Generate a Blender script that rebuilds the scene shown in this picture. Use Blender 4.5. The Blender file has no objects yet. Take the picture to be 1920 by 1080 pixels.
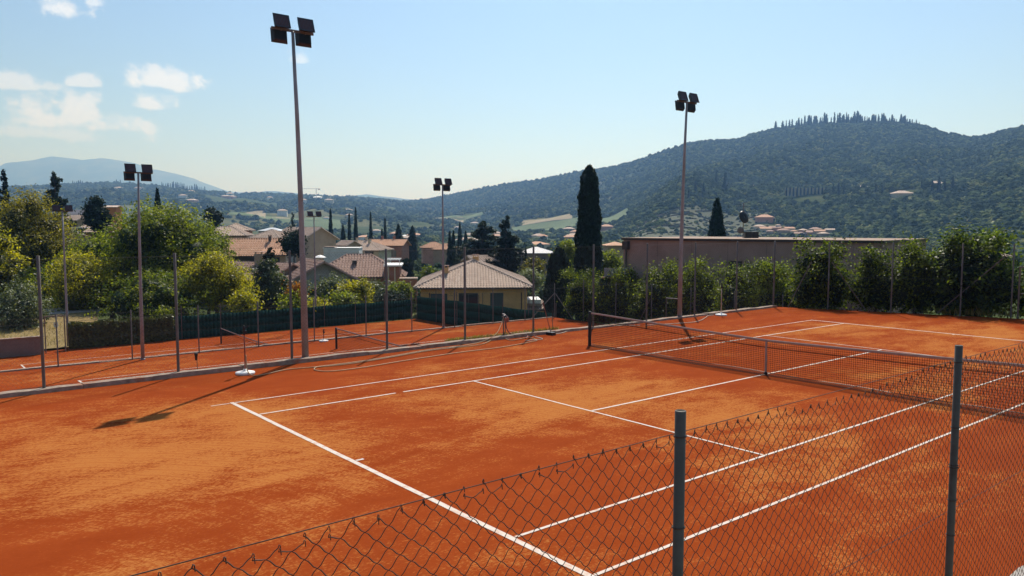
import bpy, bmesh, math, random
import numpy as np
from mathutils import Vector, Matrix

# ------------------------------------------------------------------ camera, sky, sun, exposure
scene = bpy.context.scene
col = scene.collection
rad = math.radians
CAM = np.array([-17.8, -11.3, 3.82]); YAW = rad(50.6); PITCH = rad(-4.49); FOC = 1464.0
cam_d = bpy.data.cameras.new('camera'); cam = bpy.data.objects.new('camera', cam_d); col.objects.link(cam)
cam.location = CAM; cam.rotation_euler = (rad(90) + PITCH, 0, YAW - rad(90))
cam_d.sensor_width = 36; cam_d.lens = FOC / 1920 * 36; cam_d.clip_start = 0.05; cam_d.clip_end = 40000
scene.camera = cam

SUN_EL, SUN_AZ = rad(51.5), rad(40.8)          # azimuth counted from +X towards +Y
world = bpy.data.worlds.new('World'); scene.world = world; world.use_nodes = True
wn, wl = world.node_tree.nodes, world.node_tree.links
wn.clear()
w_out = wn.new('ShaderNodeOutputWorld'); w_bg = wn.new('ShaderNodeBackground')
sky = wn.new('ShaderNodeTexSky'); sky.sky_type = 'NISHITA'; sky.sun_disc = False
sky.sun_elevation = SUN_EL; sky.sun_rotation = rad(90) - SUN_AZ
sky.altitude = 200; sky.air_density = 1.0; sky.dust_density = .45; sky.ozone_density = 3.0
w_bg.inputs['Strength'].default_value = 0.079

def wmath(op, a, b=None, c=None, clamp=False):
    n = wn.new('ShaderNodeMath'); n.operation = op; n.use_clamp = clamp
    for i, v in enumerate((a, b, c)):
        if v is None: continue
        if isinstance(v, (int, float)): n.inputs[i].default_value = v
        else: wl.new(v, n.inputs[i])
    return n.outputs[0]
tc = wn.new('ShaderNodeTexCoord'); sep = wn.new('ShaderNodeSeparateXYZ'); wl.new(tc.outputs['Generated'], sep.inputs[0])
w_az = wmath('ARCTAN2', sep.outputs[1], sep.outputs[0]); w_el = wmath('ARCSINE', sep.outputs[2])
comb = wn.new('ShaderNodeCombineXYZ'); wl.new(w_az, comb.inputs[0]); wl.new(w_el, comb.inputs[1])
nz = wn.new('ShaderNodeTexNoise'); nz.inputs['Scale'].default_value = 62; nz.inputs['Detail'].default_value = 8; nz.inputs['Roughness'].default_value = .7
wl.new(comb.outputs[0], nz.inputs['Vector'])
nz2 = wn.new('ShaderNodeTexNoise'); nz2.inputs['Scale'].default_value = 22; nz2.inputs['Detail'].default_value = 6
wl.new(comb.outputs[0], nz2.inputs['Vector'])
nsum = wmath('ADD', wmath('MULTIPLY', wmath('SUBTRACT', nz.outputs[0], .5), 1.5), wmath('MULTIPLY', wmath('SUBTRACT', nz2.outputs[0], .5), 2.4))
def px_dir(x, y):
    b = (540 - y) / FOC; fz = math.sin(PITCH) + b * math.cos(PITCH); fh = math.cos(PITCH) - b * math.sin(PITCH)
    a = (x - 960) / FOC
    return YAW - math.atan2(a, fh), math.atan2(fz, math.hypot(fh, a))
# cumulus: azimuth, elevation, half width, height, opacity; those of the left sky and some all round the horizon
clouds = []
for x, y, rw, rh, op in [(75, 228, 95, 52, .9), (150, 222, 80, 46, .9), (205, 240, 75, 34, .85), (60, 250, 170, 30, .5), (300, 154, 78, 40, .95), (290, 132, 26, 22, .8), (280, 198, 50, 27, .9), (155, 158, 30, 16, .75),
                         (20, 158, 75, 28, .7), (125, 18, 58, 40, .9), (170, 6, 30, 16, .7), (560, 114, 24, 18, .6), (-150, 120, 120, 46, .9), (-330, 220, 190, 66, .9)]:
    az, el = px_dir(x, y)
    clouds.append((az, el, rw / FOC, rh / FOC, op))
rc = random.Random(5)
for k in range(9):
    clouds.append((YAW + rad(65 + 26 * k + rc.uniform(-8, 8)) - (2 * math.pi if YAW + rad(65 + 26 * k) > math.pi else 0), rad(rc.uniform(7, 20)), rc.uniform(.05, .14), rc.uniform(.02, .05), .85))
dens = None
for az, el, rw, rh, op in clouds:
    da = wmath('DIVIDE', wmath('SUBTRACT', w_az, az), rw)
    dv = wmath('SUBTRACT', w_el, el)
    dv = wmath('ADD', wmath('DIVIDE', wmath('MAXIMUM', dv, 0), rh), wmath('DIVIDE', wmath('MAXIMUM', wmath('MULTIPLY', dv, -1), 0), rh * .38))
    rr = wmath('SQRT', wmath('ADD', wmath('MULTIPLY', da, da), wmath('MULTIPLY', dv, dv)))
    f = wmath('ADD', wmath('SUBTRACT', 1, rr), nsum)
    mp = wn.new('ShaderNodeMapRange'); mp.interpolation_type = 'SMOOTHSTEP'
    mp.inputs[1].default_value = .12; mp.inputs[2].default_value = .72; mp.inputs[4].default_value = op
    wl.new(f, mp.inputs[0])
    near = wmath('LESS_THAN', rr, 2.2)
    d = wmath('MULTIPLY', mp.outputs[0], near)
    dens = d if dens is None else wmath('MAXIMUM', dens, d)
w_mix = wn.new('ShaderNodeMix'); w_mix.data_type = 'RGBA'
wl.new(dens, w_mix.inputs[0]); wl.new(sky.outputs[0], w_mix.inputs[6])
w_mix.inputs[7].default_value = (8.5, 8.8, 9.5, 1)
wl.new(w_mix.outputs[2], w_bg.inputs['Color']); wl.new(w_bg.outputs[0], w_out.inputs[0])

sun_d = bpy.data.lights.new('sun', 'SUN'); sun_d.energy = 4.2; sun_d.angle = rad(.53); sun_d.color = (1, .965, .92)
sun = bpy.data.objects.new('sun', sun_d); col.objects.link(sun)
SD = Vector((math.cos(SUN_EL) * math.cos(SUN_AZ), math.cos(SUN_EL) * math.sin(SUN_AZ), math.sin(SUN_EL)))
sun.rotation_euler = SD.to_track_quat('Z', 'Y').to_euler(); sun.location = (40, 40, 80)
vs = scene.view_settings; vs.view_transform = 'Standard'; vs.look = 'None'; vs.gamma = 1; vs.use_curve_mapping = False; vs.exposure = .5
cy = scene.cycles
cy.use_denoising = True; cy.max_bounces = 6; cy.diffuse_bounces = 2; cy.glossy_bounces = 2; cy.transmission_bounces = 3
cy.transparent_max_bounces = 8; cy.volume_bounces = 0; cy.caustics_reflective = False; cy.caustics_refractive = False

# ------------------------------------------------------------------ where a pixel of the survey lies in the place
FV = np.array([math.cos(PITCH) * math.cos(YAW), math.cos(PITCH) * math.sin(YAW), math.sin(PITCH)])
RV = np.array([math.sin(YAW), -math.cos(YAW), 0.]); UV = np.cross(RV, FV)
FH = np.array([math.cos(YAW), math.sin(YAW), 0.])
def P(x, y, t):
    d = FV + RV * (x - 960) / FOC + UV * (540 - y) / FOC
    return CAM + d * (t / (d @ FH))
def G(x, y, z=0.):
    d = FV + RV * (x - 960) / FOC + UV * (540 - y) / FOC
    return CAM + d * ((z - CAM[2]) / d[2])
def ZY(y, t): return CAM[2] + (425.05 - y) / FOC * t
def to_xt(X, Y):
    dx, dy = X - CAM[0], Y - CAM[1]
    t = dx * FH[0] + dy * FH[1]; s = dx * RV[0] + dy * RV[1]
    return s, t

# ------------------------------------------------------------------ mesh and object helpers
class MB:
    def __init__(self): self.v, self.f = [], []
    def quad(self, a, b, c, d): n = len(self.v); self.v += [tuple(a), tuple(b), tuple(c), tuple(d)]; self.f.append((n, n + 1, n + 2, n + 3)); return self
    def poly(self, pts): n = len(self.v); self.v += [tuple(p) for p in pts]; self.f.append(tuple(range(n, n + len(pts)))); return self
    def box(self, x0, x1, y0, y1, z0, z1, M=None):
        n = len(self.v)
        pts = [(x0, y0, z0), (x1, y0, z0), (x1, y1, z0), (x0, y1, z0), (x0, y0, z1), (x1, y0, z1), (x1, y1, z1), (x0, y1, z1)]
        if M is not None: pts = [tuple(M @ Vector(p)) for p in pts]
        self.v += pts
        self.f += [tuple(n + i for i in q) for q in ((0, 3, 2, 1), (4, 5, 6, 7), (0, 1, 5, 4), (1, 2, 6, 5), (2, 3, 7, 6), (3, 0, 4, 7))]
        return self
    def tube(self, pts, r, sides=8, cap=True):
        pts = [Vector(p) for p in pts]; rs = r if isinstance(r, (list, tuple)) else [r] * len(pts)
        n0 = len(self.v); prev = None
        for i, p in enumerate(pts):
            d = (pts[min(i + 1, len(pts) - 1)] - pts[max(i - 1, 0)])
            d = d.normalized() if d.length > 1e-9 else Vector((0, 0, 1))
            if prev is None:
                a = d.cross(Vector((0, 0, 1)) if abs(d.z) < .9 else Vector((1, 0, 0))).normalized()
            else:
                a = (prev - d * prev.dot(d)); a = a.normalized() if a.length > 1e-6 else d.orthogonal().normalized()
            prev = a; b = d.cross(a)
            for k in range(sides):
                q = 2 * math.pi * k / sides
                self.v.append(tuple(p + (a * math.cos(q) + b * math.sin(q)) * rs[i]))
        for i in range(len(pts) - 1):
            for k in range(sides):
                k2 = (k + 1) % sides
                self.f.append((n0 + i * sides + k, n0 + i * sides + k2, n0 + (i + 1) * sides + k2, n0 + (i + 1) * sides + k))
        if cap:
            self.f.append(tuple(n0 + k for k in range(sides))[::-1]); e = n0 + (len(pts) - 1) * sides
            self.f.append(tuple(e + k for k in range(sides)))
        return self
    def lathe(self, prof, c=(0, 0, 0), sides=16):
        n0 = len(self.v)
        for r, z in prof:
            for k in range(sides):
                q = 2 * math.pi * k / sides; self.v.append((c[0] + r * math.cos(q), c[1] + r * math.sin(q), c[2] + z))
        for i in range(len(prof) - 1):
            for k in range(sides):
                k2 = (k + 1) % sides
                self.f.append((n0 + i * sides + k, n0 + i * sides + k2, n0 + (i + 1) * sides + k2, n0 + (i + 1) * sides + k))
        return self
    def mesh(self, name, m=None, smooth=False):
        me = bpy.data.meshes.new(name); me.from_pydata(self.v, [], self.f); me.update()
        if m is not None: me.materials.append(m)
        if smooth:
            me.polygons.foreach_set('use_smooth', [True] * len(me.polygons))
        return me
    def build(self, name, m=None, parent=None, smooth=False, bevel=0):
        o = bpy.data.objects.new(name, self.mesh(name, m, smooth)); col.objects.link(o)
        if parent: o.parent = parent
        if bevel:
            b = o.modifiers.new('edge', 'BEVEL'); b.width = bevel; b.segments = 2; b.limit_method = 'ANGLE'
        return o
def tag(o, label=None, cat=None, group=None, kind=None):
    if label: o['label'] = label
    if cat: o['category'] = cat
    if group: o['group'] = group
    if kind: o['kind'] = kind
    return o
def empty(name, loc=(0, 0, 0), rz=0, label=None, cat=None, group=None):
    o = bpy.data.objects.new(name, None); col.objects.link(o); o.location = loc; o.rotation_euler = (0, 0, rz); o.empty_display_size = .3
    return tag(o, label, cat, group)
def link(name, me, parent=None, loc=None, rz=0, scale=None):
    o = bpy.data.objects.new(name, me); col.objects.link(o)
    if parent: o.parent = parent
    if loc is not None: o.location = loc
    if rz: o.rotation_euler = (0, 0, rz)
    if scale is not None: o.scale = scale
    return o
def copy_tree(o, parent=None, kids=None):
    if kids is None:
        kids = {}
        for q in bpy.data.objects:
            if q.parent: kids.setdefault(q.parent.name, []).append(q)
    c = o.copy(); col.objects.link(c)
    if parent: c.parent = parent
    for ch in kids.get(o.name, []): copy_tree(ch, c, kids)
    return c

# ------------------------------------------------------------------ materials
def new_mat(name):
    m = bpy.data.materials.new(name); m.use_nodes = True
    return m, m.node_tree.nodes, m.node_tree.links, m.node_tree.nodes['Principled BSDF']
def nnoise(N, L, scale, detail=4, rough=.55, vec=None, dist=0):
    n = N.new('ShaderNodeTexNoise'); n.inputs['Scale'].default_value = scale; n.inputs['Detail'].default_value = detail
    n.inputs['Roughness'].default_value = rough; n.inputs['Distortion'].default_value = dist
    if vec is not None: L.new(vec, n.inputs['Vector'])
    return n.outputs[0]
def nramp(N, L, src, stops, mode='LINEAR'):
    r = N.new('ShaderNodeValToRGB'); r.color_ramp.interpolation = mode
    e = r.color_ramp.elements
    while len(e) < len(stops): e.new(.5)
    for k, (p_, c_) in enumerate(stops): e[k].position = p_; e[k].color = (*c_, 1) if len(c_) == 3 else c_
    L.new(src, r.inputs[0]); return r.outputs[0]
def nmix(N, L, fac, a, b, mode='MIX'):
    n = N.new('ShaderNodeMix'); n.data_type = 'RGBA'; n.blend_type = mode
    for i, v in ((0, fac), (6, a), (7, b)):
        if isinstance(v, (int, float)): n.inputs[i].default_value = v
        elif isinstance(v, tuple): n.inputs[i].default_value = (*v, 1)
        else: L.new(v, n.inputs[i])
    return n.outputs[2]
def nmath(N, L, op, a, b=None, clamp=False):
    n = N.new('ShaderNodeMath'); n.operation = op; n.use_clamp = clamp
    for i, v in ((0, a), (1, b)):
        if v is None: continue
        if isinstance(v, (int, float)): n.inputs[i].default_value = v
        else: L.new(v, n.inputs[i])
    return n.outputs[0]
def nsmooth(N, L, v, a, b):
    n = N.new('ShaderNodeMapRange'); n.interpolation_type = 'SMOOTHSTEP'; n.inputs[1].default_value = a; n.inputs[2].default_value = b
    L.new(v, n.inputs[0]); return n.outputs[0]
def nbump(N, L, h, strength, dist, target):
    b = N.new('ShaderNodeBump'); b.inputs['Strength'].default_value = strength; b.inputs['Distance'].default_value = dist
    L.new(h, b.inputs['Height']); L.new(b.outputs[0], target.inputs['Normal'])
def nobj(N): return N.new('ShaderNodeTexCoord').outputs['Object']
def npos(N): return N.new('ShaderNodeNewGeometry').outputs['Position']
def plain(name, c, rough=.7, var=.25, scale=4, metal=0, bump=0, spec=.4, dirt=None):
    m, N, L, B = new_mat(name)
    v = npos(N)
    n = nnoise(N, L, scale, 5, .6, v)
    a = tuple(x * (1 - var) for x in c); b = tuple(min(1, x * (1 + var)) for x in c)
    cc = nramp(N, L, n, [(.3, a), (.7, b)])
    if dirt:
        cc = nmix(N, L, nsmooth(N, L, nnoise(N, L, scale * .35, 4, .6, v), .5, .72), cc, dirt)
    L.new(cc, B.inputs['Base Color'])
    B.inputs['Roughness'].default_value = rough; B.inputs['Metallic'].default_value = metal; B.inputs['Specular IOR Level'].default_value = spec
    if bump: nbump(N, L, nnoise(N, L, scale * 6, 4, .6, v), bump, .02, B)
    return m
def leafmat(name, c, c2, trans=.45, rough=.5, spec=.35):
    m, N, L, B = new_mat(name)
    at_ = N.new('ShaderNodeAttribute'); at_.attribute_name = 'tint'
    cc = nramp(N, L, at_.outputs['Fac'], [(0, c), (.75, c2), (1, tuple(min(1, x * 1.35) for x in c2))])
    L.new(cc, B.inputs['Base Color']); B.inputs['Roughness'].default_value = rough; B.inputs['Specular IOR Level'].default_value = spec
    tr = N.new('ShaderNodeBsdfTranslucent'); L.new(nmix(N, L, 1.0, cc, (1.5, 1.45, .55), 'MULTIPLY'), tr.inputs['Color'])
    mx = N.new('ShaderNodeMixShader'); mx.inputs[0].default_value = trans
    L.new(B.outputs[0], mx.inputs[1]); L.new(tr.outputs[0], mx.inputs[2]); L.new(mx.outputs[0], N['Material Output'].inputs[0])
    return m

def clay_mat():
    m, N, L, B = new_mat('red_clay')
    v = npos(N)
    mp = N.new('ShaderNodeMapping'); mp.inputs['Scale'].default_value = (.55, 1, 1); L.new(v, mp.inputs[0])
    big = nnoise(N, L, .2, 5, .62, mp.outputs[0], .5)
    mid = nnoise(N, L, 1.3, 5, .65, mp.outputs[0], .4)
    mp2 = N.new('ShaderNodeMapping'); mp2.inputs['Scale'].default_value = (.45, 1, 1); mp2.inputs['Rotation'].default_value = (0, 0, .35); L.new(v, mp2.inputs[0])
    grain = nnoise(N, L, 38, 3, .7, mp2.outputs[0])
    fine = nnoise(N, L, 120, 2, .6, v)
    # swept arcs of the drag brush
    mp3 = N.new('ShaderNodeMapping'); mp3.inputs['Location'].default_value = (19, 3, 0); L.new(v, mp3.inputs[0])
    wv = N.new('ShaderNodeTexWave'); wv.wave_type = 'RINGS'; wv.rings_direction = 'Z'; wv.inputs['Scale'].default_value = 1.1; wv.inputs['Distortion'].default_value = 5
    wv.inputs['Detail'].default_value = 4; wv.inputs['Detail Scale'].default_value = .6; L.new(mp3.outputs[0], wv.inputs[0])
    # worn, dry dust: patches where players run
    s = N.new('ShaderNodeSeparateXYZ'); L.new(v, s.inputs[0])
    def bumpf(val, c0, w): 
        d = nmath(N, L, 'DIVIDE', nmath(N, L, 'SUBTRACT', val, c0), w)
        return nmath(N, L, 'SUBTRACT', 1.0, nmath(N, L, 'MULTIPLY', d, d), clamp=True)
    inY = bumpf(s.outputs[1], 0, 9.4)
    play = nmath(N, L, 'MAXIMUM', nmath(N, L, 'MAXIMUM', bumpf(s.outputs[0], -13.6, 3.6), bumpf(s.outputs[0], -5.2, 4.2)), bumpf(s.outputs[0], 9.5, 5.5))
    bias = nmath(N, L, 'MULTIPLY', nmath(N, L, 'MULTIPLY', play, inY), .20)
    k = nmath(N, L, 'ADD', nmath(N, L, 'ADD', nmath(N, L, 'MULTIPLY', big, 1.2), nmath(N, L, 'MULTIPLY', mid, .72)), bias)
    k = nmath(N, L, 'ADD', k, nmath(N, L, 'MULTIPLY', wv.outputs[1], .075))
    k = nmath(N, L, 'ADD', k, nmath(N, L, 'ADD', nmath(N, L, 'MULTIPLY', nmath(N, L, 'SUBTRACT', grain, .5), 1.0), nmath(N, L, 'MULTIPLY', nmath(N, L, 'SUBTRACT', nnoise(N, L, 11, 4, .75, mp2.outputs[0]), .5), .55)))
    wv2 = nsmooth(N, L, wv.outputs[1], .93, .99); mask = nmath(N, L, 'SUBTRACT', nmath(N, L, 'MAXIMUM', nsmooth(N, L, k, 1.04, 1.32), nmath(N, L, 'MULTIPLY', nsmooth(N, L, grain, .62, .74), .45)), nmath(N, L, 'MULTIPLY', wv2, .35), True)
    damp = nramp(N, L, mid, [(.3, (.275, .048, .0095)), (.7, (.335, .066, .014))])
    dry = nramp(N, L, fine, [(.3, (.425, .138, .029)), (.7, (.525, .21, .061))])
    cc = nmix(N, L, mask, damp, dry)
    cc = nmix(N, L, nmath(N, L, 'MULTIPLY', nsmooth(N, L, nnoise(N, L, .9, 6, .7, mp2.outputs[0], 1.2), .62, .74), .3), cc, (.25, .04, .009))
    cc = nmix(N, L, nmath(N, L, 'MULTIPLY', nsmooth(N, L, grain, .35, .62), .22), nmix(N, L, 1.0, cc, (.78, .74, .7), 'MULTIPLY'), cc)
    L.new(cc, B.inputs['Base Color']); B.inputs['Roughness'].default_value = 1; B.inputs['Specular IOR Level'].default_value = .02
    nbump(N, L, nmath(N, L, 'ADD', nmath(N, L, 'MULTIPLY', grain, .7), nmath(N, L, 'MULTIPLY', fine, .3)), .55, .012, B)
    return m
CLAY = clay_mat()
def line_mat():
    m, N, L, B = new_mat('line_tape'); v = npos(N)
    cc = nmix(N, L, nmath(N, L, 'MULTIPLY', nsmooth(N, L, nnoise(N, L, 7, 6, .75, v), .44, .72), .8), (.56, .48, .41), (.42, .16, .06))
    L.new(cc, B.inputs['Base Color']); B.inputs['Roughness'].default_value = .7; return m
LINE = line_mat()
WHITE = plain('white_paint', (.8, .78, .75), .6, .06)
BAND = plain('shade_toned_net_band', (.36, .27, .24), .8, .12, 6, dirt=(.42, .22, .14))  # white tape: its backlit shade is put into the colour, with clay dirt
CONC = plain('kerb_concrete', (.30, .225, .17), .9, .35, 5, bump=.6, dirt=(.3, .1, .04))
STONE = plain('rough_stone', (.36, .33, .3), .9, .35, 6, bump=.8, dirt=(.3, .14, .07))
STEEL = plain('galvanised_steel', (.29, .29, .31), .5, .14, 3, metal=.1, dirt=(.25, .23, .22))
STEELD = plain('weathered_post', (.135, .12, .11), .6, .18, 5, metal=.05, dirt=(.16, .1, .07))
POSTG = plain('dark_painted_post', (.085, .083, .074), .5, .16, 9, spec=.25, dirt=(.06, .045, .035))
WIRE = plain('rusted_green_wire', (.05, .032, .024), .7, .3, 8)
WIREF = plain('fence_wire', (.05, .055, .05), .7, .2, 8)
NETBLK = plain('net_cord', (.03, .016, .014), .8, .15, 8)
RUSTPOLE = plain('red_painted_pole', (.3, .09, .06), .6, .2, 9)
BLACK = plain('black_plastic', (.012, .015, .018), .45, .1, 5)
FLOODG = plain('floodlight_housing', (.022, .035, .045), .45, .12, 5)
HOSE = plain('pale_hose', (.44, .29, .15), .6, .12, 5)
HOSEW = plain('white_hose', (.58, .48, .36), .6, .1, 5)
SCREEN = None
def screen_mat():
    m, N, L, B = new_mat('green_windbreak_cloth'); v = npos(N)
    n = nnoise(N, L, .8, 4, .6, v); cc = nramp(N, L, n, [(.3, (.008, .042, .038)), (.7, (.013, .064, .056))])
    L.new(cc, B.inputs['Base Color']); B.inputs['Roughness'].default_value = .9; B.inputs['Specular IOR Level'].default_value = .1
    tr = N.new('ShaderNodeBsdfTranslucent'); tr.inputs[0].default_value = (.03, .14, .12, 1)
    mx = N.new('ShaderNodeMixShader'); mx.inputs[0].default_value = .35; L.new(B.outputs[0], mx.inputs[1]); L.new(tr.outputs[0], mx.inputs[2]); L.new(mx.outputs[0], N['Material Output'].inputs[0])
    nbump(N, L, nnoise(N, L, 1.1, 2, .5, v), .2, .03, B); return m
SCREEN = screen_mat()
def glass_mat(name, c):
    m, N, L, B = new_mat(name); B.inputs['Base Color'].default_value = (*c, 1); B.inputs['Roughness'].default_value = .08; B.inputs['Specular IOR Level'].default_value = .6; return m
GLASS = glass_mat('window_glass', (.03, .045, .055))
FGLASS = plain('floodlight_glass', (.085, .035, .03), .25, .2, 14, spec=.6)
BARK = plain('bark', (.07, .05, .038), .9, .35, 7, bump=.6)
def tile_mat(name, a, b, pale):
    m, N, L, B = new_mat(name); v = npos(N)
    n = nnoise(N, L, 2.6, 4, .75, v); cc = nramp(N, L, n, [(.25, a), (.5, b), (.75, pale)])
    cc = nmix(N, L, nmath(N, L, 'MULTIPLY', nsmooth(N, L, nnoise(N, L, .5, 4, .6, v), .5, .75), .5), cc, tuple(x * .62 for x in b))
    L.new(cc, B.inputs['Base Color']); B.inputs['Roughness'].default_value = .9; B.inputs['Specular IOR Level'].default_value = .15; return m
TILE = tile_mat('old_roof_tiles', (.36, .25, .19), (.55, .42, .33), (.68, .56, .47))
TILER = tile_mat('brown_roof_tiles', (.29, .18, .14), (.42, .28, .22), (.53, .38, .31))
TILEO = tile_mat('orange_roof_tiles', (.44, .23, .14), (.58, .34, .22), (.68, .46, .33))
PLASTER = {k: plain('plaster_' + k, c, .9, .1, 1.2, dirt=tuple(x * .75 for x in c)) for k, c in dict(
    yellow=(.80, .47, .20), brown=(.37, .26, .22), grey=(.38, .35, .32), white=(.75, .74, .72), tan=(.42, .31, .22), brick=(.36, .16, .10), orange=(.55, .22, .09),
    pink=(.5, .27, .2), cream=(.62, .53, .38), greybrown=(.2, .155, .135), dark=(.07, .065, .06)).items()}
SHUT = plain('teal_grey_shutter', (.07, .10, .10), .6, .12)
SHUTB = plain('brown_shutter', (.12, .07, .045), .6, .15)
GUTTER = plain('dark_gutter', (.045, .04, .038), .5, .15)

# ------------------------------------------------------------------ terrain: one sheet from the gardens to the horizon
def sm(a, b, x): q = np.clip((x - a) / (b - a), 0, 1); return q * q * (3 - 2 * q)
RA = np.array([(300, 470), (600, 430), (720, 392), (760, 381), (800, 375), (850, 365), (900, 355), (950, 346), (1000, 340), (1050, 331), (1090, 323), (1150, 315), (1200, 301), (1250, 284), (1290, 270),
               (1340, 267), (1385, 265), (1400, 257), (1440, 248), (1500, 240), (1580, 235), (1650, 235), (1700, 238), (1720, 242), (1760, 254), (1810, 263), (1840, 260), (1870, 250), (1900, 244), (1920, 240), (2100, 215), (2500, 250)], float)
RB = np.array([(-500, 340), (0, 352), (110, 349), (200, 345), (260, 346), (330, 352), (400, 360), (450, 366), (480, 364), (520, 366), (600, 369), (650, 370), (700, 374), (740, 378), (770, 382), (900, 400), (1000, 430)], float)
RC = np.array([(200, 372), (420, 362), (480, 360), (520, 358), (560, 360), (600, 363), (650, 364), (690, 362), (720, 368), (760, 373), (850, 378), (1100, 385)], float)
RD = np.array([(-500, 330), (-150, 345), (0, 316), (20, 301), (40, 296), (70, 297), (100, 295), (150, 292), (200, 294), (230, 302), (260, 303), (300, 312), (340, 325), (380, 340), (430, 352), (480, 359), (560, 375), (700, 400)], float)
def floor_z(xp, t):
    z = np.interp(t, [0, 60, 75, 100, 130, 180, 260, 400, 650, 1000, 2000], [-5, -5, -5.6, -6.2, -7, -8, -9.5, -11, -10, -7, 0])
    return z + 4.0 * sm(560, 200, xp) * sm(75, 110, t)
def tA(xp): return np.interp(xp, [600, 760, 1100, 1300, 1580, 1920, 2300], [2700, 2600, 1900, 1600, 1450, 1280, 1250])
def tAf(xp): return np.interp(xp, [600, 760, 950, 1100, 1300, 1580, 1920], [1500, 1250, 760, 680, 560, 520, 420])
def terrain(s, t):
    t = np.maximum(t, 1.0); xp = np.clip(960 + FOC * s / t, -500, 2400)
    fl = floor_z(xp, t)
    wob = lambda a, b, c: np.sin(s / a + 1.3 * np.sin(t / b)) * np.cos(t / c + .9 * np.sin(s / a * .6))
    und = 9 * wob(83, 140, 71) + 5 * wob(37, 60, 33) + 3 * wob(19, 29, 17)
    # right-hand hill
    ta, tf = tA(xp), tAf(xp); zr = ZY(np.interp(xp, RA[:, 0], RA[:, 1]), ta); q = np.clip((t - tf) / (ta - tf), 0, 1)
    g = q ** np.interp(xp, [900, 1150, 1300, 1900], [2.0, 1.7, 1.25, 1.1])
    ridge_side = np.maximum(t - ta, 0)
    A = fl + (zr - fl) * g + und * np.minimum(4 * q * (1 - q), 1) * 1.0 - ridge_side * .22
    # spur that comes down between the two valleys
    sp = np.exp(-((xp - (1262 - (800 - t) * .14)) / 75) ** 2) * np.clip(1 - abs(t - 820) / 330, 0, 1)
    A = A + 26 * sp
    # hill behind the town
    q2 = np.clip((t - 900) / 1700, 0, 1); zb = ZY(np.interp(xp, RB[:, 0], RB[:, 1]), 2600.)
    Bz = fl + (zb - fl) * q2 ** 1.25 + und * 1.4 * np.minimum(4 * q2 * (1 - q2), 1) - np.maximum(t - 2600, 0) * .2
    q3 = np.clip((t - 5600) / 1400, 0, 1); Cz = -200 + (ZY(np.interp(xp, RC[:, 0], RC[:, 1]), 7000.) + 200) * q3 - np.maximum(t - 7000, 0) * .15
    q4 = np.clip((t - 7000) / 2400, 0, 1); Dz = -300 + (ZY(np.interp(xp, RD[:, 0], RD[:, 1]), 9400.) + 300) * q4 ** .85 - np.maximum(t - 9400, 0) * .3
    z = np.maximum(np.maximum(A, Bz), np.where(t > 1400, -60., fl))
    z = np.maximum(z, np.maximum(Cz, Dz))
    return np.where(t < 380, fl, z)
def ground_xy(X, Y):
    X = np.asarray(X, float); Y = np.asarray(Y, float)
    s, t = to_xt(X, Y); r = np.hypot(s, t)
    ang = np.arctan2(s, t); ca = np.clip(ang, -.84, .84)
    z = terrain(r * np.sin(ca), r * np.cos(ca))
    near = (X < 19.6) & (Y < 47.5) & (r < 90)
    z = np.where(near, -7.2, z)
    right = (X >= 19.6) & (Y < 30) & (r < 75)
    return np.where(right, np.minimum(z, -3.0), z)
def gz(x, y): return float(ground_xy(x, y))

def t_on(x, y, t0=120.):
    t = np.geomspace(t0, 3000, 1500); s = t * (x - 960) / FOC
    z = ground_xy(CAM[0] + FH[0] * t + RV[0] * s, CAM[1] + FH[1] * t + RV[1] * s)
    k = np.nonzero(z >= ZY(y, t))[0]
    return float(t[k[0]]) if len(k) else 1500.
def terrain_mat():
    m, N, L, B = new_mat('hillside_ground'); v = npos(N)
    n1 = nnoise(N, L, .006, 6, .6, v); n2 = nnoise(N, L, .05, 6, .7, v)
    a = nramp(N, L, n2, [(.3, (.03, .045, .014)), (.55, (.055, .075, .022)), (.75, (.11, .105, .045))])
    b = nramp(N, L, n2, [(.3, (.06, .08, .022)), (.7, (.17, .15, .07))])
    cc = nmix(N, L, nsmooth(N, L, n1, .45, .62), a, b)
    L.new(cc, B.inputs['Base Color']); B.inputs['Roughness'].default_value = 1; B.inputs['Specular IOR Level'].default_value = .05
    nbump(N, L, n2, .6, 3, B); return m
TERR = terrain_mat()
angs = np.unique(np.concatenate([np.linspace(-math.pi, math.pi, 73), np.linspace(rad(-42), rad(42), 430)]))
rs_ = np.concatenate([[0.5, 8, 16, 25, 35, 45], np.geomspace(52, 400, 46), np.geomspace(412, 3000, 95)[0:], np.geomspace(3100, 13500, 42)])
AA, RR = np.meshgrid(angs, rs_)
ss, tt = RR * np.sin(AA), RR * np.cos(AA)
XX = CAM[0] + FH[0] * tt + RV[0] * ss; YY = CAM[1] + FH[1] * tt + RV[1] * ss
ZZ = ground_xy(XX, YY)
nr, na = RR.shape
idx = np.arange(nr * na).reshape(nr, na)
quads = np.stack([idx[:-1, :-1], idx[1:, :-1], idx[1:, 1:], idx[:-1, 1:]], -1).reshape(-1, 4)
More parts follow.
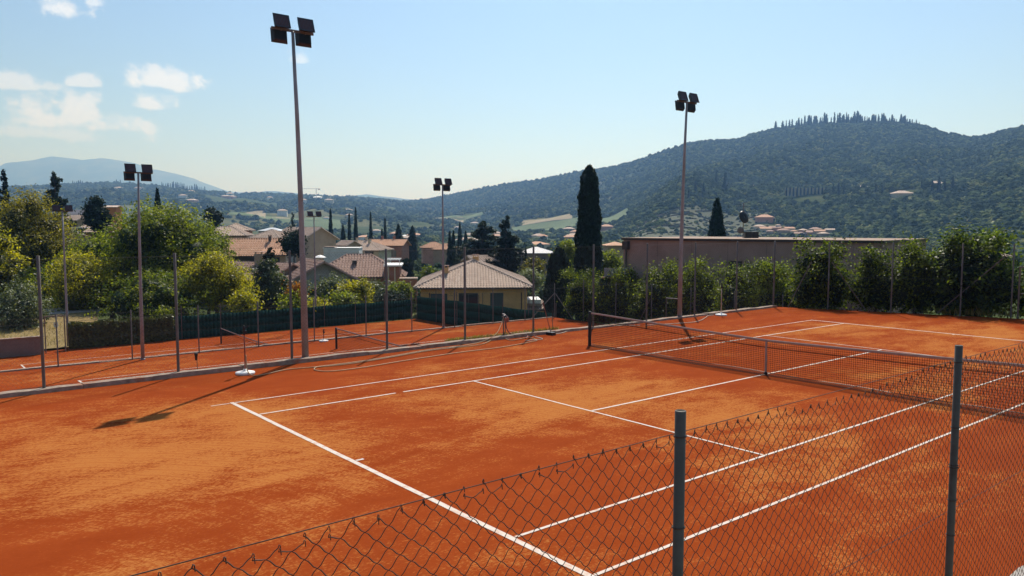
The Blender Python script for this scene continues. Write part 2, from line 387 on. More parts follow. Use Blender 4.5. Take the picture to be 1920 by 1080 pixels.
def np_mesh(name, verts, faces, m, smooth=False, tint=None):
    me = bpy.data.meshes.new(name); n, k = len(verts), faces.shape[1]
    me.vertices.add(n); me.vertices.foreach_set('co', np.ascontiguousarray(verts, np.float32).ravel())
    me.loops.add(faces.size); me.loops.foreach_set('vertex_index', np.ascontiguousarray(faces, np.int32).ravel())
    me.polygons.add(len(faces)); me.polygons.foreach_set('loop_start', np.arange(0, faces.size, k, dtype=np.int32))
    if smooth: me.polygons.foreach_set('use_smooth', np.ones(len(faces), bool))
    if tint is not None:
        a = me.attributes.new('tint', 'FLOAT', 'FACE'); a.data.foreach_set('value', np.ascontiguousarray(tint, np.float32))
    me.update(calc_edges=True); me.materials.append(m); return me
terr = link('terrain', np_mesh('terrain', np.stack([XX, YY, ZZ], -1).reshape(-1, 3), quads, TERR, True)); tag(terr, 'valley floor and hills beyond the courts', kind='structure')

# ------------------------------------------------------------------ courts
def slab(name, pts, z, zb, m, label):
    mb = MB(); n = len(pts)
    mb.poly([(x, y, z) for x, y in pts])
    for i in range(n):
        a, b = pts[i], pts[(i + 1) % n]
        mb.quad((a[0], a[1], zb), (b[0], b[1], zb), (b[0], b[1], z), (a[0], a[1], z))
    return tag(mb.build(name, m), label, kind='structure')
FAR_END = [(15.6, 9.32), (19.2, -.2), (21.8, -8.4)]
c1 = slab('tennis_court', [(-34, -8.4), (21.9, -8.4), (19.2, -.2), (15.6, 9.32), (-34, 9.32)], 0, -7, CLAY, 'upper red clay tennis court in front')
c2 = slab('tennis_court', [(-34, 9.34), (18.3, 9.34), (18.3, 28.3), (-34, 28.3)], -2.4, -7.1, CLAY, 'middle red clay tennis court below the kerb')
c3 = slab('tennis_court', [(-34, 28.32), (18.75, 28.32), (18.75, 46.4), (-34, 46.6)], -4.2, -7.15, CLAY, 'lowest red clay tennis court along the green screen')
def court_lines(parent, cx, cyy, z, gap=None):
    def strip(name, x0, x1, y0, y1):
        mb = MB(); n = max(1, int(max(x1 - x0, y1 - y0) / .5)); rg = random.Random(name + str(x0))
        lx = (x1 - x0) > (y1 - y0)
        pts = []
        for i in range(n + 1):
            q = i / n; j = rg.uniform(-.004, .004); zz = z + .005 + rg.uniform(0, .002)
            if lx: pts.append(((x0 + (x1 - x0) * q, y0 + j, zz), (x0 + (x1 - x0) * q, y1 + j, zz)))
            else: pts.append(((x0 + j, y0 + (y1 - y0) * q, zz), (x1 + j, y0 + (y1 - y0) * q, zz)))
        for i in range(n):
            mb.quad(pts[i][0], pts[i + 1][0], pts[i + 1][1], pts[i][1]) if lx else mb.quad(pts[i][0], pts[i][1], pts[i + 1][1], pts[i + 1][0])
        mb.build(name, LINE, parent)
    h = 11.885
    for sx in (-1, 1): strip('baseline', cx + sx * h - .045, cx + sx * h + .045, cyy - 5.485 - .03, cyy + 5.485 + .03)
    for sy in (-1, 1):
        strip('doubles_sideline', cx - h + .06, cx + h - .06, cyy + sy * 5.46 - .026, cyy + sy * 5.46 + .026)
        if sy == 1 and gap:
            strip('singles_sideline', cx - h + .06, gap[0], cyy + 4.09 - .03, cyy + 4.09 + .03); strip('singles_sideline', gap[1], cx + h - .06, cyy + 4.09 - .03, cyy + 4.09 + .03)
        else: strip('singles_sideline', cx - h + .06, cx + h - .06, cyy + sy * 4.09 - .026, cyy + sy * 4.09 + .026)
        strip('service_line', cx + sy * 6.4 - .026, cx + sy * 6.4 + .026, cyy - 4.05, cyy + 4.05)
        strip('centre_service_line', min(cx + sy * .02, cx + sy * 6.36), max(cx + sy * .02, cx + sy * 6.36), cyy - .03, cyy + .03)
        strip('centre_mark', min(cx + sy * (h - .06), cx + sy * (h - .2)), max(cx + sy * (h - .06), cx + sy * (h - .2)), cyy - .03, cyy + .03)
court_lines(c1, 0, 0, 0, (-8.62, -8.42))
MB().quad((-12.35, 5.44, .005), (-11.95, 5.44, .005), (-11.95, 5.48, .005), (-12.35, 5.48, .005)).build('worn_line_end', LINE, c1)
court_lines(c2, .35, 18.5, -2.4)
court_lines(c3, .55, 36.15, -4.2)

# raised edge kerb between the upper and the middle court, cast in sections
kerb = tag(empty('edge_kerb', (0, 0, 0)), 'worn concrete edge kerb between the upper and middle courts', 'kerb')
rk = random.Random(3)
def kerb_run(parent, a, b, w, z0, h, seg, m, name='kerb_stone'):
    a, b = Vector(a), Vector(b); L_ = (b - a).length; d = (b - a) / L_; nrm = Vector((-d.y, d.x, 0)); n = max(1, round(L_ / seg))
    for i in range(n):
        p0 = a + d * (L_ * i / n + .006); p1 = a + d * (L_ * (i + 1) / n - .006)
        mb = MB(); k = 4
        dz = rk.uniform(-.02, .02); dw = rk.uniform(-.025, .025)
        rows = []
        for j in range(k + 1):
            c = p0 + (p1 - p0) * (j / k); o1 = rk.uniform(-.018, .018); o2 = rk.uniform(-.015, .015); hh = h + dz + rk.uniform(-.012, .012)
            lo, hi = c + nrm * (o1), c + nrm * (w + dw + o2)
            rows.append([(lo.x, lo.y, z0), (lo.x + nrm.x * .03, lo.y + nrm.y * .03, z0 + hh), (hi.x - nrm.x * .02, hi.y - nrm.y * .02, z0 + hh - .01), (hi.x, hi.y, z0)])
        for j in range(k):
            for q in range(3): mb.quad(rows[j][q], rows[j + 1][q], rows[j + 1][q + 1], rows[j][q + 1])
        mb.poly(rows[0]); mb.poly(rows[-1][::-1])
        mb.build(name, m, parent)
kerb_run(kerb, (-33, 9.2, 0), (3.0, 9.22, 0), .36, -.02, .115, 1.9, CONC)
kerb_run(kerb, (3.0, 9.22, 0), (15.4, 9.22, 0), .36, -.02, .09, 1.9, CONC)
kerb2 = tag(empty('edge_kerb', (0, 0, 0)), 'low concrete edge between the middle and lowest courts', 'kerb')
kerb_run(kerb2, (-33, 28.05, 0), (18.3, 28.05, 0), .3, -2.42, .08, 2.6, CONC)
kerb3 = tag(empty('edge_kerb', (0, 0, 0)), 'rough stone footing under the nearest chain link fence', 'kerb')
kerb_run(kerb3, (-30, -9.2, 0), (21, -9.2, 0), .86, -.3, .34, 1.3, STONE)
bank = MB(); 
bank.quad((-60, -60, 2.0), (40, -60, 2.0), (40, -11.0, 2.0), (-60, -11.0, 2.0)); bank.quad((-60, -11.0, 2.0), (40, -11.0, 2.0), (40, -9.1, -.05), (-60, -9.1, -.05))
GRAVEL = plain('path_gravel', (.3, .26, .21), .95, .3, 8, bump=.6)
tag(bank.build('path', GRAVEL), 'gravel path on the bank behind the nearest fence', kind='structure')

# ------------------------------------------------------------------ chain link fences
def link_mesh(name, L_, H, w, hh, r, sides, m, seed=0, curve=False, sag=0.):
    rg = random.Random(seed); nw = int(L_ / w); nk = int(H / hh); V, F = [], []
    ph = [rg.uniform(0, 6.28) for _ in range(8)]
    def warp(x, z):
        a = .010 * math.sin(x * 3.1 + ph[0] + z * 1.3) + .006 * math.sin(x * 7.7 + z * 4 + ph[1])
        b = .012 * math.sin(x * 2.3 + z * 2.1 + ph[2]) + .006 * math.sin(x * 9 + ph[3] - z * 5)
        return a, b
    for i in range(nw + 1):
        x0 = (i + .5) * L_ / (nw + 1); pts = []
        top_j = 0 if not curve else rg.choice([0, 0, 0, 0, .012, -.018, -.03])
        for k in range(nk + 1):
            sgn = 1 if (k + i) % 2 == 0 else -1
            x = x0 + sgn * w * .5; z = k * hh * H / (nk * hh)
            a, b = warp(x, z); fade = (z / H) ** 2
            zz = z + (b if curve else b * .3) - sag * fade * math.sin(math.pi * min(max(x / L_, 0), 1)) + (top_j if k == nk else 0)
            xx = min(max(x + (a if curve else a * .3), 0), L_)
            y = (r * .9 if (k % 2) else -r * .9) * (1 if i % 2 else -1)
            if curve and pts:
                px, py, pz = pts[-1]
                pts.append((px + (xx - px) * .3, py * .4, pz + (zz - pz) * .22)); pts.append((px + (xx - px) * .72, y * .4, pz + (zz - pz) * .8))
            pts.append((xx, y, zz))
        if curve:      # knuckled end: the wire folds back on itself
            x, y, z = pts[-1]
            pts += [(x + .004, y, z + .012), (x + .010, y + .004, z + .006), (x + .012, y + .005, z - .016)]
        mb = MB(); mb.tube(pts, r, sides, cap=False)
        n0 = len(V); V += mb.v; F += [tuple(q + n0 for q in f) for f in mb.f]
    me = bpy.data.meshes.new(name); me.from_pydata(V, [], F); me.materials.append(m)
    if curve: me.polygons.foreach_set('use_smooth', [True] * len(me.polygons))
    return me
def post_mesh(h, r, m, hollow=True, sides=14):
    mb = MB()
    if hollow: mb.lathe([(r, 0), (r, h), (r * .86, h + .003), (r * .84, h - .15), (0.001, h - .15)], sides=sides)
    else: mb.lathe([(r, 0), (r, h - .01), (r * .7, h + .01), (0.001, h + .012)], sides=sides)
    return mb.mesh('post', m, True)

# nearest fence
NF = empty('chain_link_fence', (0, -8.7, 0), 0, 'rusty chain link fence with dark posts in the foreground', 'fence')
near_posts = [-21.74, -18.12, -14.5, -10.88, -7.26, -3.64, -.02, 3.6, 7.22]
pm = post_mesh(2.84, .030, POSTG, True, 24)
wa = link_mesh('wire_mesh', 3.62, 2.62, .0520, .0450, .0024, 4, WIRE, 4, True, .0); wb = link_mesh('wire_mesh', 3.62, 2.62, .0520, .0450, .0024, 4, WIRE, 9, True, .03)
tw = MB().tube([(0, 0, 0), (3.62, 0, 0)], .0022, 6).mesh('tension_wire', WIRE)
tie = MB()
for k in range(13):
    q = 2 * math.pi * k / 12; q2 = 2 * math.pi * (k + 1) / 12
tie = MB().tube([(.034 * math.cos(2 * math.pi * k / 14), .034 * math.sin(2 * math.pi * k / 14), .006 * k / 14) for k in range(16)], .0042, 5).mesh('tie_wire', WIRE)
for i, x in enumerate(near_posts):
    po = link('post', pm, NF, (x, 0, 0))
    for zt in (2.70, 2.2, 1.88, 1.86, 1.58, 1.28, .8, .35):
        if i != 3 and zt in (1.88, 1.58): continue
        t_ = link('tie_wire', tie, po, (0, 0, zt - (.05 if i % 2 else 0) * (zt < 2.6)))
    if i < len(near_posts) - 1:
        w_ = link('wire_mesh', wa if i % 2 else wb, NF, (x, .036, .075 if i % 2 else .07)); w_['kind'] = 'stuff'
        for zt in (2.71, 1.42, .2): link('tension_wire', tw, NF, (x, .033, zt))

# fence on the kerb between upper and middle courts
def fence_line(name, label, pts, zs, H, pm, wirem, mesh_w, braces=(), base_r=.03, group=None, screens=None):
    root = empty(name, (0, 0, 0), 0, label, 'fence', group)
    cache = {}
    for i, (x, y) in enumerate(pts):
        po = link('post', pm, root, (x, y, zs))
        if i < len(pts) - 1:
            x2, y2 = pts[i + 1]; L_ = math.hypot(x2 - x, y2 - y); key = round(L_, 2); rz = math.atan2(y2 - y, x2 - x)
            if key not in cache:
                cache[key] = (link_mesh('wire_mesh', L_, H - .12, mesh_w * .6, mesh_w * .6, .0017, 3, wirem, i),
                              MB().tube([(0, 0, 0), (L_, 0, 0)], .003, 4).mesh('tension_wire', wirem))
            w_ = link('wire_mesh', cache[key][0], root, (x, y, zs + .05), rz); w_['kind'] = 'stuff'
            for zt in (.06, H * .5, H - .06): link('tension_wire', cache[key][1], root, (x, y, zs + zt), rz)
    for (a, b) in braces: MB().tube([a, b], .022, 8).build('brace', STEELD, root)
    return root
pk = post_mesh(3.1, .036, STEELD, True, 12)
kx = [-29.3, -26.4, -23.5, -20.6, -17.8, -14.83, -11.83, -8.76, -5.69, -2.74, .25, 3.25, 6.3, 9.4, 12.42, 15.45]
KF = fence_line('chain_link_fence', 'tall chain link fence standing on the kerb of the upper court', [(x, 9.48) for x in kx], .05, 3.08, pk, WIREF, .085)
pf = post_mesh(3.1, .032, STEELD, True, 10)
fe = [(15.45, 9.5), (16.3, 7.2), (17.15, 4.7), (18.1, 2.2), (18.95, .55)]
EF = fence_line('chain_link_fence', 'chain link fence before the dark hedge at the far end', fe, 0, 3.08, pf, WIREF, .085,
                braces=[((15.25, 8.6, .05), (16.0, 7.9, 2.2)), ((16.9, 5.7, .05), (16.35, 7.1, 2.2)), ((18.0, 3.1, .05), (18.8, .8, 2.6))])
p2 = post_mesh(2.35, .03, STEELD, True, 10)
F23 = fence_line('chain_link_fence', 'chain link fence between the middle and lowest courts', [(x, 28.0) for x in (-26.9, -23.9, -20.8, -17.7, -14.6, -11.6, -8.55, -5.5, -2.5, .6, 3.75, 6.8, 9.9, 12.9, 15.6, 18.25)], -2.4, 2.32, p2, WIREF, .1,
                 braces=[((16.1, 28.0, -2.35), (18.2, 28.0, -.75)), ((18.25, 26.2, -2.35), (18.25, 27.9, -.75))])
p2b = post_mesh(2.75, .03, STEELD, True, 10)
E2 = fence_line('chain_link_fence', 'chain link fence at the end of the middle court before the laurels', [(18.25, y) for y in (25.2, 22.3, 19.4, 16.5, 13.6, 10.7)], -2.4, 2.7, p2b, WIREF, .1,
                braces=[((18.25, 20.6, -2.35), (18.25, 19.5, -.5)), ((18.25, 15.2, -2.35), (18.25, 16.4, -.5))])
# gate frames
def gate(loc, rz, w, h, label, bar=None):
    g_ = empty('gate_frame', loc, rz, label, 'gate')
    for x in (0, w): MB().tube([(x, 0, 0), (x, 0, h)], .035, 8).build('upright', STEELD, g_)
    MB().tube([(-.03, 0, h), (w + .03, 0, h)], .035, 8).build('top_rail', STEELD, g_)
    if bar: MB().tube([(0, 0, bar), (w, 0, bar)], .02, 8).build('middle_rail', STEELD, g_)
    return g_
gate((18.1, 17.2, -2.4), rad(90), .95, 2.05, 'plain steel gate frame in front of the laurel hedge')
gate((18.95, .3, 0), rad(-68), 2.0, 2.15, 'steel gate frame in the far corner by the hedge', 1.05)

# ------------------------------------------------------------------ flood light masts
def flood_head(flip):
    """housing with cooling ribs, bezel and glass; glass faces -Y and down"""
    body = MB()
    w, h, d = .235, .2, .06
    body.v += [(-w, 0, -h), (w, 0, -h), (w, 0, h), (-w, 0, h), (-w * .8, d * 1.7, -h * .75), (w * .8, d * 1.7, -h * .75), (w * .8, d * 1.7, h * .8), (-w * .8, d * 1.7, h * .8)]
    body.f += [(4, 7, 6, 5), (0, 1, 5, 4), (1, 2, 6, 5), (2, 3, 7, 6), (3, 0, 4, 7), (0, 3, 2, 1)]
    bez = MB(); e = .035
    for (x0, x1, z0, z1) in ((-w, w, -h, -h + e), (-w, w, h - e, h), (-w, -w + e, -h + e, h - e), (w - e, w, -h + e, h - e)): bez.box(x0, x1, -.022, -.002, z0, z1)
    glass = MB().box(-w + e + .002, w - e - .002, -.012, -.004, -h + e + .002, h - e - .002)
    grille = MB()
    for k in range(9):
        x = -w + e + .03 + k * (2 * w - 2 * e - .06) / 8; grille.box(x - .004, x + .004, -.018, -.0125, -h + e + .003, h - e - .003)
    ribs = MB()
    for k in range(11):
        x = -w * .72 + k * w * 1.44 / 10; ribs.box(x - .006, x + .006, d * 1.7 + .001, d * 1.7 + .035, -h * .7, h * .7)
    return [x for x in (body.mesh('housing', FLOODG), bez.mesh('bezel', FLOODG), glass.mesh('glass', FGLASS), grille.mesh('grille', FLOODG), ribs.mesh('cooling_rib', FLOODG))]
HEAD = flood_head(False)
BRK = MB().box(-.02, .02, -.02, .02, -.16, .16).mesh('bracket', STEELD)
def mast(loc, H, label, heads=4, r0=.085, r1=.045, bend=(0, 0)):
    root = empty('floodlight_mast', loc, 0, label, 'floodlight', 'floodlight masts around the courts')
    pts = [(bend[0] * q * q, bend[1] * q * q, H * q) for q in (0, .25, .5, .75, 1)]
    MB().tube(pts, [r0 + (r1 - r0) * q for q in (0, .25, .5, .75, 1)], 14).build('pole', STEEL, root, True)
    MB().lathe([(r0 * 1.25, 0), (r0 * 1.25, .05), (r0 * 1.02, .06)], sides=14).build('collar', STEEL, root)
    top = Vector((bend[0], bend[1], H))
    MB().box(-.62, .62, -.03, .03, -.035, .035).build('crossbar', STEELD, root).location = top
    def head(x, face, dz):
        hd = link('floodlight', HEAD[0], root, top + Vector((x, -.10 * face, dz)))
        tilt = rad(20) if face == 1 else rad(8)
        hd.rotation_euler = (-tilt if face == 1 else tilt, 0, 0 if face == 1 else math.pi)
        for me in HEAD[1:]:
            link(me.name.split('.')[0], me, hd)
        link('bracket', BRK, root, top + Vector((x, -.035 * face, dz * .5)))
    for x in (-.36, .36):
        head(x, 1, .2)
        if heads == 4: head(x, -1, -.17)
    return root
mast((-8.25, 9.72, .02), 9.3, 'tallest looking floodlight mast on the kerb beside the sprinkler stand', bend=(-.04, .3), r0=.1)
mast((8.43, 9.5, 0.0), 8.95, 'floodlight mast on the kerb behind the net post', bend=(.16, -.06), r0=.1)
mast((-8.17, 27.7, -2.4), 8.7, 'floodlight mast in front of the walnut tree', bend=(.1, 0))
mast((9.2, 28.2, -2.4), 8.75, 'floodlight mast standing before the yellow house')
mast((-7.9, 47.4, -4.3), 9.15, 'floodlight mast before the yellowish willow with only two lamps', heads=2)
mast((9.8, 47.3, -4.3), 8.95, 'two lamp mast seen beside the tallest one', heads=2)

# ------------------------------------------------------------------ tennis nets
def tennis_net(cx, cyy, z, label, mesh=.052, rcord=.0045, skirt=True):
    root = empty('tennis_net', (cx, cyy, z), 0, label, 'tennis net')
    hw = 6.42
    def top(y): return .914 + (1.07 - .914) * min(1, abs(y) / 6.0) ** 1.25
    for sy in (-1, 1):
        p_ = MB().lathe([(.055, 0), (.055, 1.07), (.045, 1.1), (.001, 1.105)], (0, sy * hw, 0), 12).build('post', BLACK, root, True)
        MB().box(-.05, .03, -.035, .035, .72, .9).build('winder', BLACK, p_).location = (0, sy * hw, 0)
    band = MB(); N_ = 40
    for i in range(N_):
        y0, y1 = -hw + .06 + (2 * hw - .12) * i / N_, -hw + .06 + (2 * hw - .12) * (i + 1) / N_
        z0, z1 = top(y0), top(y1)
        prof = [(-.011, -.052), (-.013, -.01), (0, .004), (.013, -.01), (.011, -.052)]
        for k in range(4):
            a, b = prof[k], prof[k + 1]
            band.quad((a[0], y0, z0 + a[1]), (a[0], y1, z1 + a[1]), (b[0], y1, z1 + b[1]), (b[0], y0, z0 + b[1]))
    band.build('headband', BAND, root)
    net = MB(); n = int(2 * (hw - .1) / mesh); rg = random.Random(2)
    for i in range(n + 1):
        y = -hw + .1 + 2 * (hw - .1) * i / n; tz = top(y) - .06
        sway = lambda q: .02 * math.sin(y * 1.7) * math.sin(q * 3.1) + .03 * (1 - q)
        pts = [(sway(q), y + .004 * math.sin(q * 9 + i), .05 + (tz - .05) * q) for q in (0, .25, .5, .75, 1)]
        if skirt: pts = [(-.22 - .05 * math.sin(y * .9), y, .012), (-.09, y, .02)] + pts
        net.tube(pts, rcord, 3, cap=False)
    rows = int(.86 / mesh)
    for k in range(rows + 1):
        q = k / rows
        net.tube([(.02 * math.sin(y * 1.7) * math.sin(q * 3.1) + .03 * (1 - q), y, .05 + (top(y) - .06 - .05) * q) for y in np.linspace(-hw + .1, hw - .1, 40)], rcord, 3, cap=False)
    for q in (.80, .83):                 # the doubled upper rows
        net.tube([(.015, y, .05 + (top(y) - .06 - .05) * q) for y in np.linspace(-hw + .1, hw - .1, 40)], rcord * 1.4, 3, cap=False)
    if skirt:
        for q in np.linspace(0, 1, 5):
            net.tube([((-.22 - .05 * math.sin(y * .9)) * (1 - q) + .02 * q, y, .012 + .02 * q) for y in np.linspace(-hw + .1, hw - .1, 40)], rcord, 3, cap=False)
    nb = net.build('net_mesh', NETBLK, root); nb['kind'] = 'stuff'
    MB().tube([(-.0 + .03, y, .05 + .012 * math.sin(y * 2)) for y in np.linspace(-hw + .05, hw - .05, 44)], .006, 5).build('bottom_cord', BLACK, root)
    MB().box(-.014, .014, -.025, .025, .02, .915).build('centre_strap', BAND, root)
    MB().lathe([(.05, 0), (.05, .05), (.02, .07), (.001, .07)], sides=10).build('strap_anchor', BLACK, root)
    return root
tennis_net(0, 0, 0, 'long tennis net across the upper court')
tennis_net(.35, 18.5, -2.4, 'tennis net on the middle court behind the tall mast', .075, .004, False)
tennis_net(.55, 36.15, -4.2, 'distant tennis net on the lowest court', .11, .005, False)

# ------------------------------------------------------------------ watering gear
def sprinkler(loc, label, h=1.18, m=RUSTPOLE, head=BLACK):
    root = empty('sprinkler_stand', loc, 0, label, 'sprinkler stand')
    MB().lathe([(.001, .0), (.24, 0), (.25, .025), (.24, .055), (.16, .075), (.05, .09), (.045, .13), (.001, .13)], sides=28).build('base', WHITE, root, True)
    MB().tube([(0, 0, .1), (.004, 0, h * .5), (0, 0, h)], .018, 8).build('pole', m, root, True)
    hd = MB(); hd.lathe([(.001, 0), (.03, .0), (.035, .1), (.028, .13), (.04, .16), (.02, .24), (.001, .25)], (0, 0, h - .12), 10)
    hd.tube([(0, 0, h + .04), (.09, -.05, h + .1)], .014, 6); hd.box(.01, .06, -.03, .03, h - .1, h - .02)
    hd.build('nozzle', head, root)
    return root
sprinkler((-10.42, 8.62, 0), 'sprinkler stand with white round base near the tall mast', 1.15)
sprinkler((10.42, 8.85, 0), 'sprinkler stand with white base near the hedge', 1.3, plain('pink_pole', (.5, .36, .32), .6, .1))
s3 = G(607, 640, -2.4); sprinkler((s3[0], s3[1], -2.4), 'small white based sprinkler stand on the middle court', .55, BLACK)
def hose(name, pts, r, m, label):
    pts = [Vector(p) for p in pts]; out = []
    for i in range(len(pts) - 1):
        p0, p1, p2_, p3 = pts[max(i - 1, 0)], pts[i], pts[i + 1], pts[min(i + 2, len(pts) - 1)]
        for k in range(8):
            q = k / 8
            out.append(.5 * ((2 * p1) + (p2_ - p0) * q + (2 * p0 - 5 * p1 + 4 * p2_ - p3) * q * q + (3 * p1 - p0 - 3 * p2_ + p3) * q ** 3))
    out.append(pts[-1])
    return tag(MB().tube(out, r, 7).build(name, m, None, True), label, 'hose')
def gp(x, y, z=.02): q = G(x, y, z); return (q[0], q[1], z)
HR = .0135
hose('garden_hose', [(-10.4, 8.6, .5), (-10.42, 8.45, .12), gp(475, 704), gp(500, 701), gp(545, 692), gp(640, 684), gp(720, 672), gp(800, 658), gp(860, 651), gp(905, 645), gp(930, 632)], HR, HOSE, 'pale hose running along the kerb from the sprinkler stand')
hose('garden_hose', [gp(590, 690), gp(592, 694), gp(620, 696), gp(680, 689), gp(760, 676), gp(860, 661), gp(940, 651), gp(1000, 640), gp(1005, 637), gp(990, 633), gp(960, 638), gp(946, 634)], HR, HOSE, 'second pale hose doubled back in a long loop')
hose('garden_hose', [gp(590, 690), gp(600, 687), gp(650, 681), gp(720, 670.5), gp(800, 656.5), gp(860, 649)], HR, HOSE, 'pale hose beside the kerb behind the long loop')
hose('garden_hose', [gp(1001, 627, .14), gp(1003, 631), gp(1015, 634), gp(1016, 636), gp(1004, 637), gp(985, 639)], HR, HOSEW, 'short white hose curl at the fence post')
hose('garden_hose', [gp(1036, 626), gp(1050, 625), gp(1064, 621), gp(1075, 618), gp(1092, 616), gp(1150, 611), gp(1200, 610)], HR, HOSEW, 'white hose lying along the kerb behind the net')
hose('garden_hose', [gp(1210, 610), gp(1260, 607), gp(1300, 604), gp(1315, 600), gp(1322, 596), gp(1328, 592), gp(1338, 591)], HR, HOSEW, 'white hose leading to the far sprinkler stand')
tp = Vector(gp(944, 632, 0))
tap = empty('water_standpipe', tp, 0, 'water standpipe with hose hung over it at the kerb', 'water tap')
MB().tube([(0, 0, 0), (0, 0, .72)], .02, 8).build('pipe', STEELD, tap); MB().tube([(.12, .05, 0), (.12, .05, .66)], .016, 8).build('support', STEELD, tap)
MB().tube([(-.06, 0, .72), (.1, .02, .76), (.22, .04, .68)], .022, 8).build('spout', STEEL, tap); MB().box(.08, .22, -.03, .05, .5, .66).build('valve_box', RUSTPOLE, tap)
MB().lathe([(.05, 0), (.055, .015), (.001, .02)], (0, 0, .8), 10).build('handwheel', STEEL, tap); MB().tube([(0, 0, .72), (0, 0, .8)], .01, 6).build('valve_stem', STEEL, tap)
hose('garden_hose', [tuple(tp + Vector((-.02, -.03, .72))), tuple(tp + Vector((-.25, -.2, .5))), tuple(tp + Vector((-.7, -.45, .2))), gp(905, 640), gp(870, 648), gp(840, 652)], HR, HOSE, 'taut pale hose hanging from the standpipe down to the clay')
hose('garden_hose', [tuple(tp + Vector((.1, .0, .6))), tuple(tp + Vector((.08, -.08, .3))), tuple(tp + Vector((.25, -.2, .08))), tuple(tp + Vector((.7, -.45, .02))), gp(985, 634)], .022, RUSTPOLE, 'rust coloured hose drooping from the standpipe')
br = Vector(gp(1033, 628, 0)); broom = empty('court_broom', br, 0, 'court broom with black head leaning on the fence', 'broom')
MB().box(-.09, .09, -.16, .16, .0, .1).build('head', BLACK, broom); MB().tube([(0, 0, .08), (-.12, .3, 1.15)], .014, 7).build('handle', RUSTPOLE, broom)
stk = P(995, 625, 29.5); st = empty('marker_stake', (stk[0] - .1, 9.7, .0), 0, 'thin dark stake beside the fence post by the hoses', 'stake')
MB().tube([(0, 0, 0), (0, 0, .55)], .012, 6).build('shaft', STEELD, st); MB().lathe([(.02, 0), (.024, .2), (.001, .22)], (0, 0, .55), 8).build('sleeve', BLACK, st)
v_ = P(347.5, 690, 21.2); vs_ = empty('lawn_sprinkler', (v_[0], 9.75, .05), 0, 'black sprinkler head on a thin stick behind the kerb', 'sprinkler')
MB().tube([(0, 0, 0), (0, 0, .28)], .008, 6).build('stick', STEELD, vs_); MB().lathe([(.001, 0), (.03, .01), (.035, .12), (.045, .14), (.045, .2), (.001, .21)], (-.02, 0, .25), 10).build('nozzle', BLACK, vs_)

# ------------------------------------------------------------------ green windbreak screens, ivy fence, low wall
def screen(name, label, pts, zb, zt, sagn=5):
    root = empty(name, (0, 0, 0), 0, label, 'screen')
    for i in range(len(pts) - 1):
        a, b = Vector((*pts[i], 0)), Vector((*pts[i + 1], 0)); L_ = (b - a).length; n = 10; mb = MB(); nrm = Vector((-(b - a).y, (b - a).x, 0)).normalized(); rows = []
        for j in range(n + 1):
            q = j / n; c = a + (b - a) * q; rows.append([])
            for k in range(4):
                kk = k / 3; off = nrm * (.05 * math.sin(q * 9 + i) * math.sin(kk * 3))
                z = zb + (zt - zb - .05 * math.sin(math.pi * q)) * kk
                rows[-1].append((c.x + off.x, c.y + off.y, z))
        for j in range(n):
            for k in range(3): mb.quad(rows[j][k], rows[j + 1][k], rows[j + 1][k + 1], rows[j][k + 1])
        o = mb.build('cloth', SCREEN, root, True); so = o.modifiers.new('thick', 'SOLIDIFY'); so.thickness = .01
        MB().tube([(a.x, a.y, zb - .1), (a.x, a.y, zt + .7)], .03, 8).build('post', STEELD, root)
    MB().tube([(pts[-1][0], pts[-1][1], zb - .1), (pts[-1][0], pts[-1][1], zt + .7)], .03, 8).build('post', STEELD, root)
    return root
screen('windbreak_screen', 'dark green windbreak cloth along the back of the lowest court', [(x, 46.75 + .02 * x) for x in (-3.6, -.8, 2, 4.8, 7.6, 10.4, 13.2, 16, 18.7)], -4.25, -2.55)
screen('windbreak_screen', 'green windbreak cloth in front of the yellow house', [(18.85, y) for y in (46.4, 43.4, 40.4, 37.4, 34.4, 31.4, 28.5)], -4.25, -2.18)
lw = empty('low_wall', (0, 0, 0), 0, 'low brown wall beside the lowest court', 'wall')
MB().box(-30, -9.65, 45.2, 45.45, -4.3, -3.12).build('wall_face', PLASTER['greybrown'], lw, bevel=.02); MB().box(-30, -9.6, 45.15, 45.5, -3.115, -3.04).build('coping', CONC, lw, bevel=.01)
sg = P(105, 615, 58); sb = empty('notice_sign', (sg[0], sg[1], -4.3), YAW - rad(90), 'small white notice sign by the lowest court entrance', 'sign')
MB().tube([(0, .04, 0), (0, .04, 1.1)], .03, 8).build('post', STEELD, sb); MB().box(-.17, .17, -.01, .01, .62, .98).build('board', WHITE, sb)
MB().box(-.03, .05, -.014, -.0115, .72, .9).build('pictogram', plain('grey_print', (.2, .15, .15)), sb)
MB().box(-.08, .0, -.014, -.0115, .8, .85).build('pictogram', plain('red_print', (.4, .1, .08)), sb)
gate((-9.5, 45.4, -4.2), 0, 1.1, 2.35, 'open steel gate frame at the lowest court entrance')
DRY = plain('dry_grass_ground', (.22, .155, .055), 1, .3, 2.5, bump=.8)
q_ = [(-20, 47), (-6.5, 47), (-3, 62), (-20, 62)]
tag(MB().poly([(x, y, -4.12 + (y - 47) * .05) for x, y in q_]).build('lawn', DRY), 'patch of dry grass beyond the court entrance', kind='structure')
pav = MB().poly([(-20, 62, -3.35), (-3, 62, -3.35), (-2, 66, -3.2), (-20, 66, -3.2)]); tag(pav.build('path', plain('pale_gravel', (.4, .35, .31), .95, .2, 3)), 'pale gravel path behind the dry grass', kind='structure')

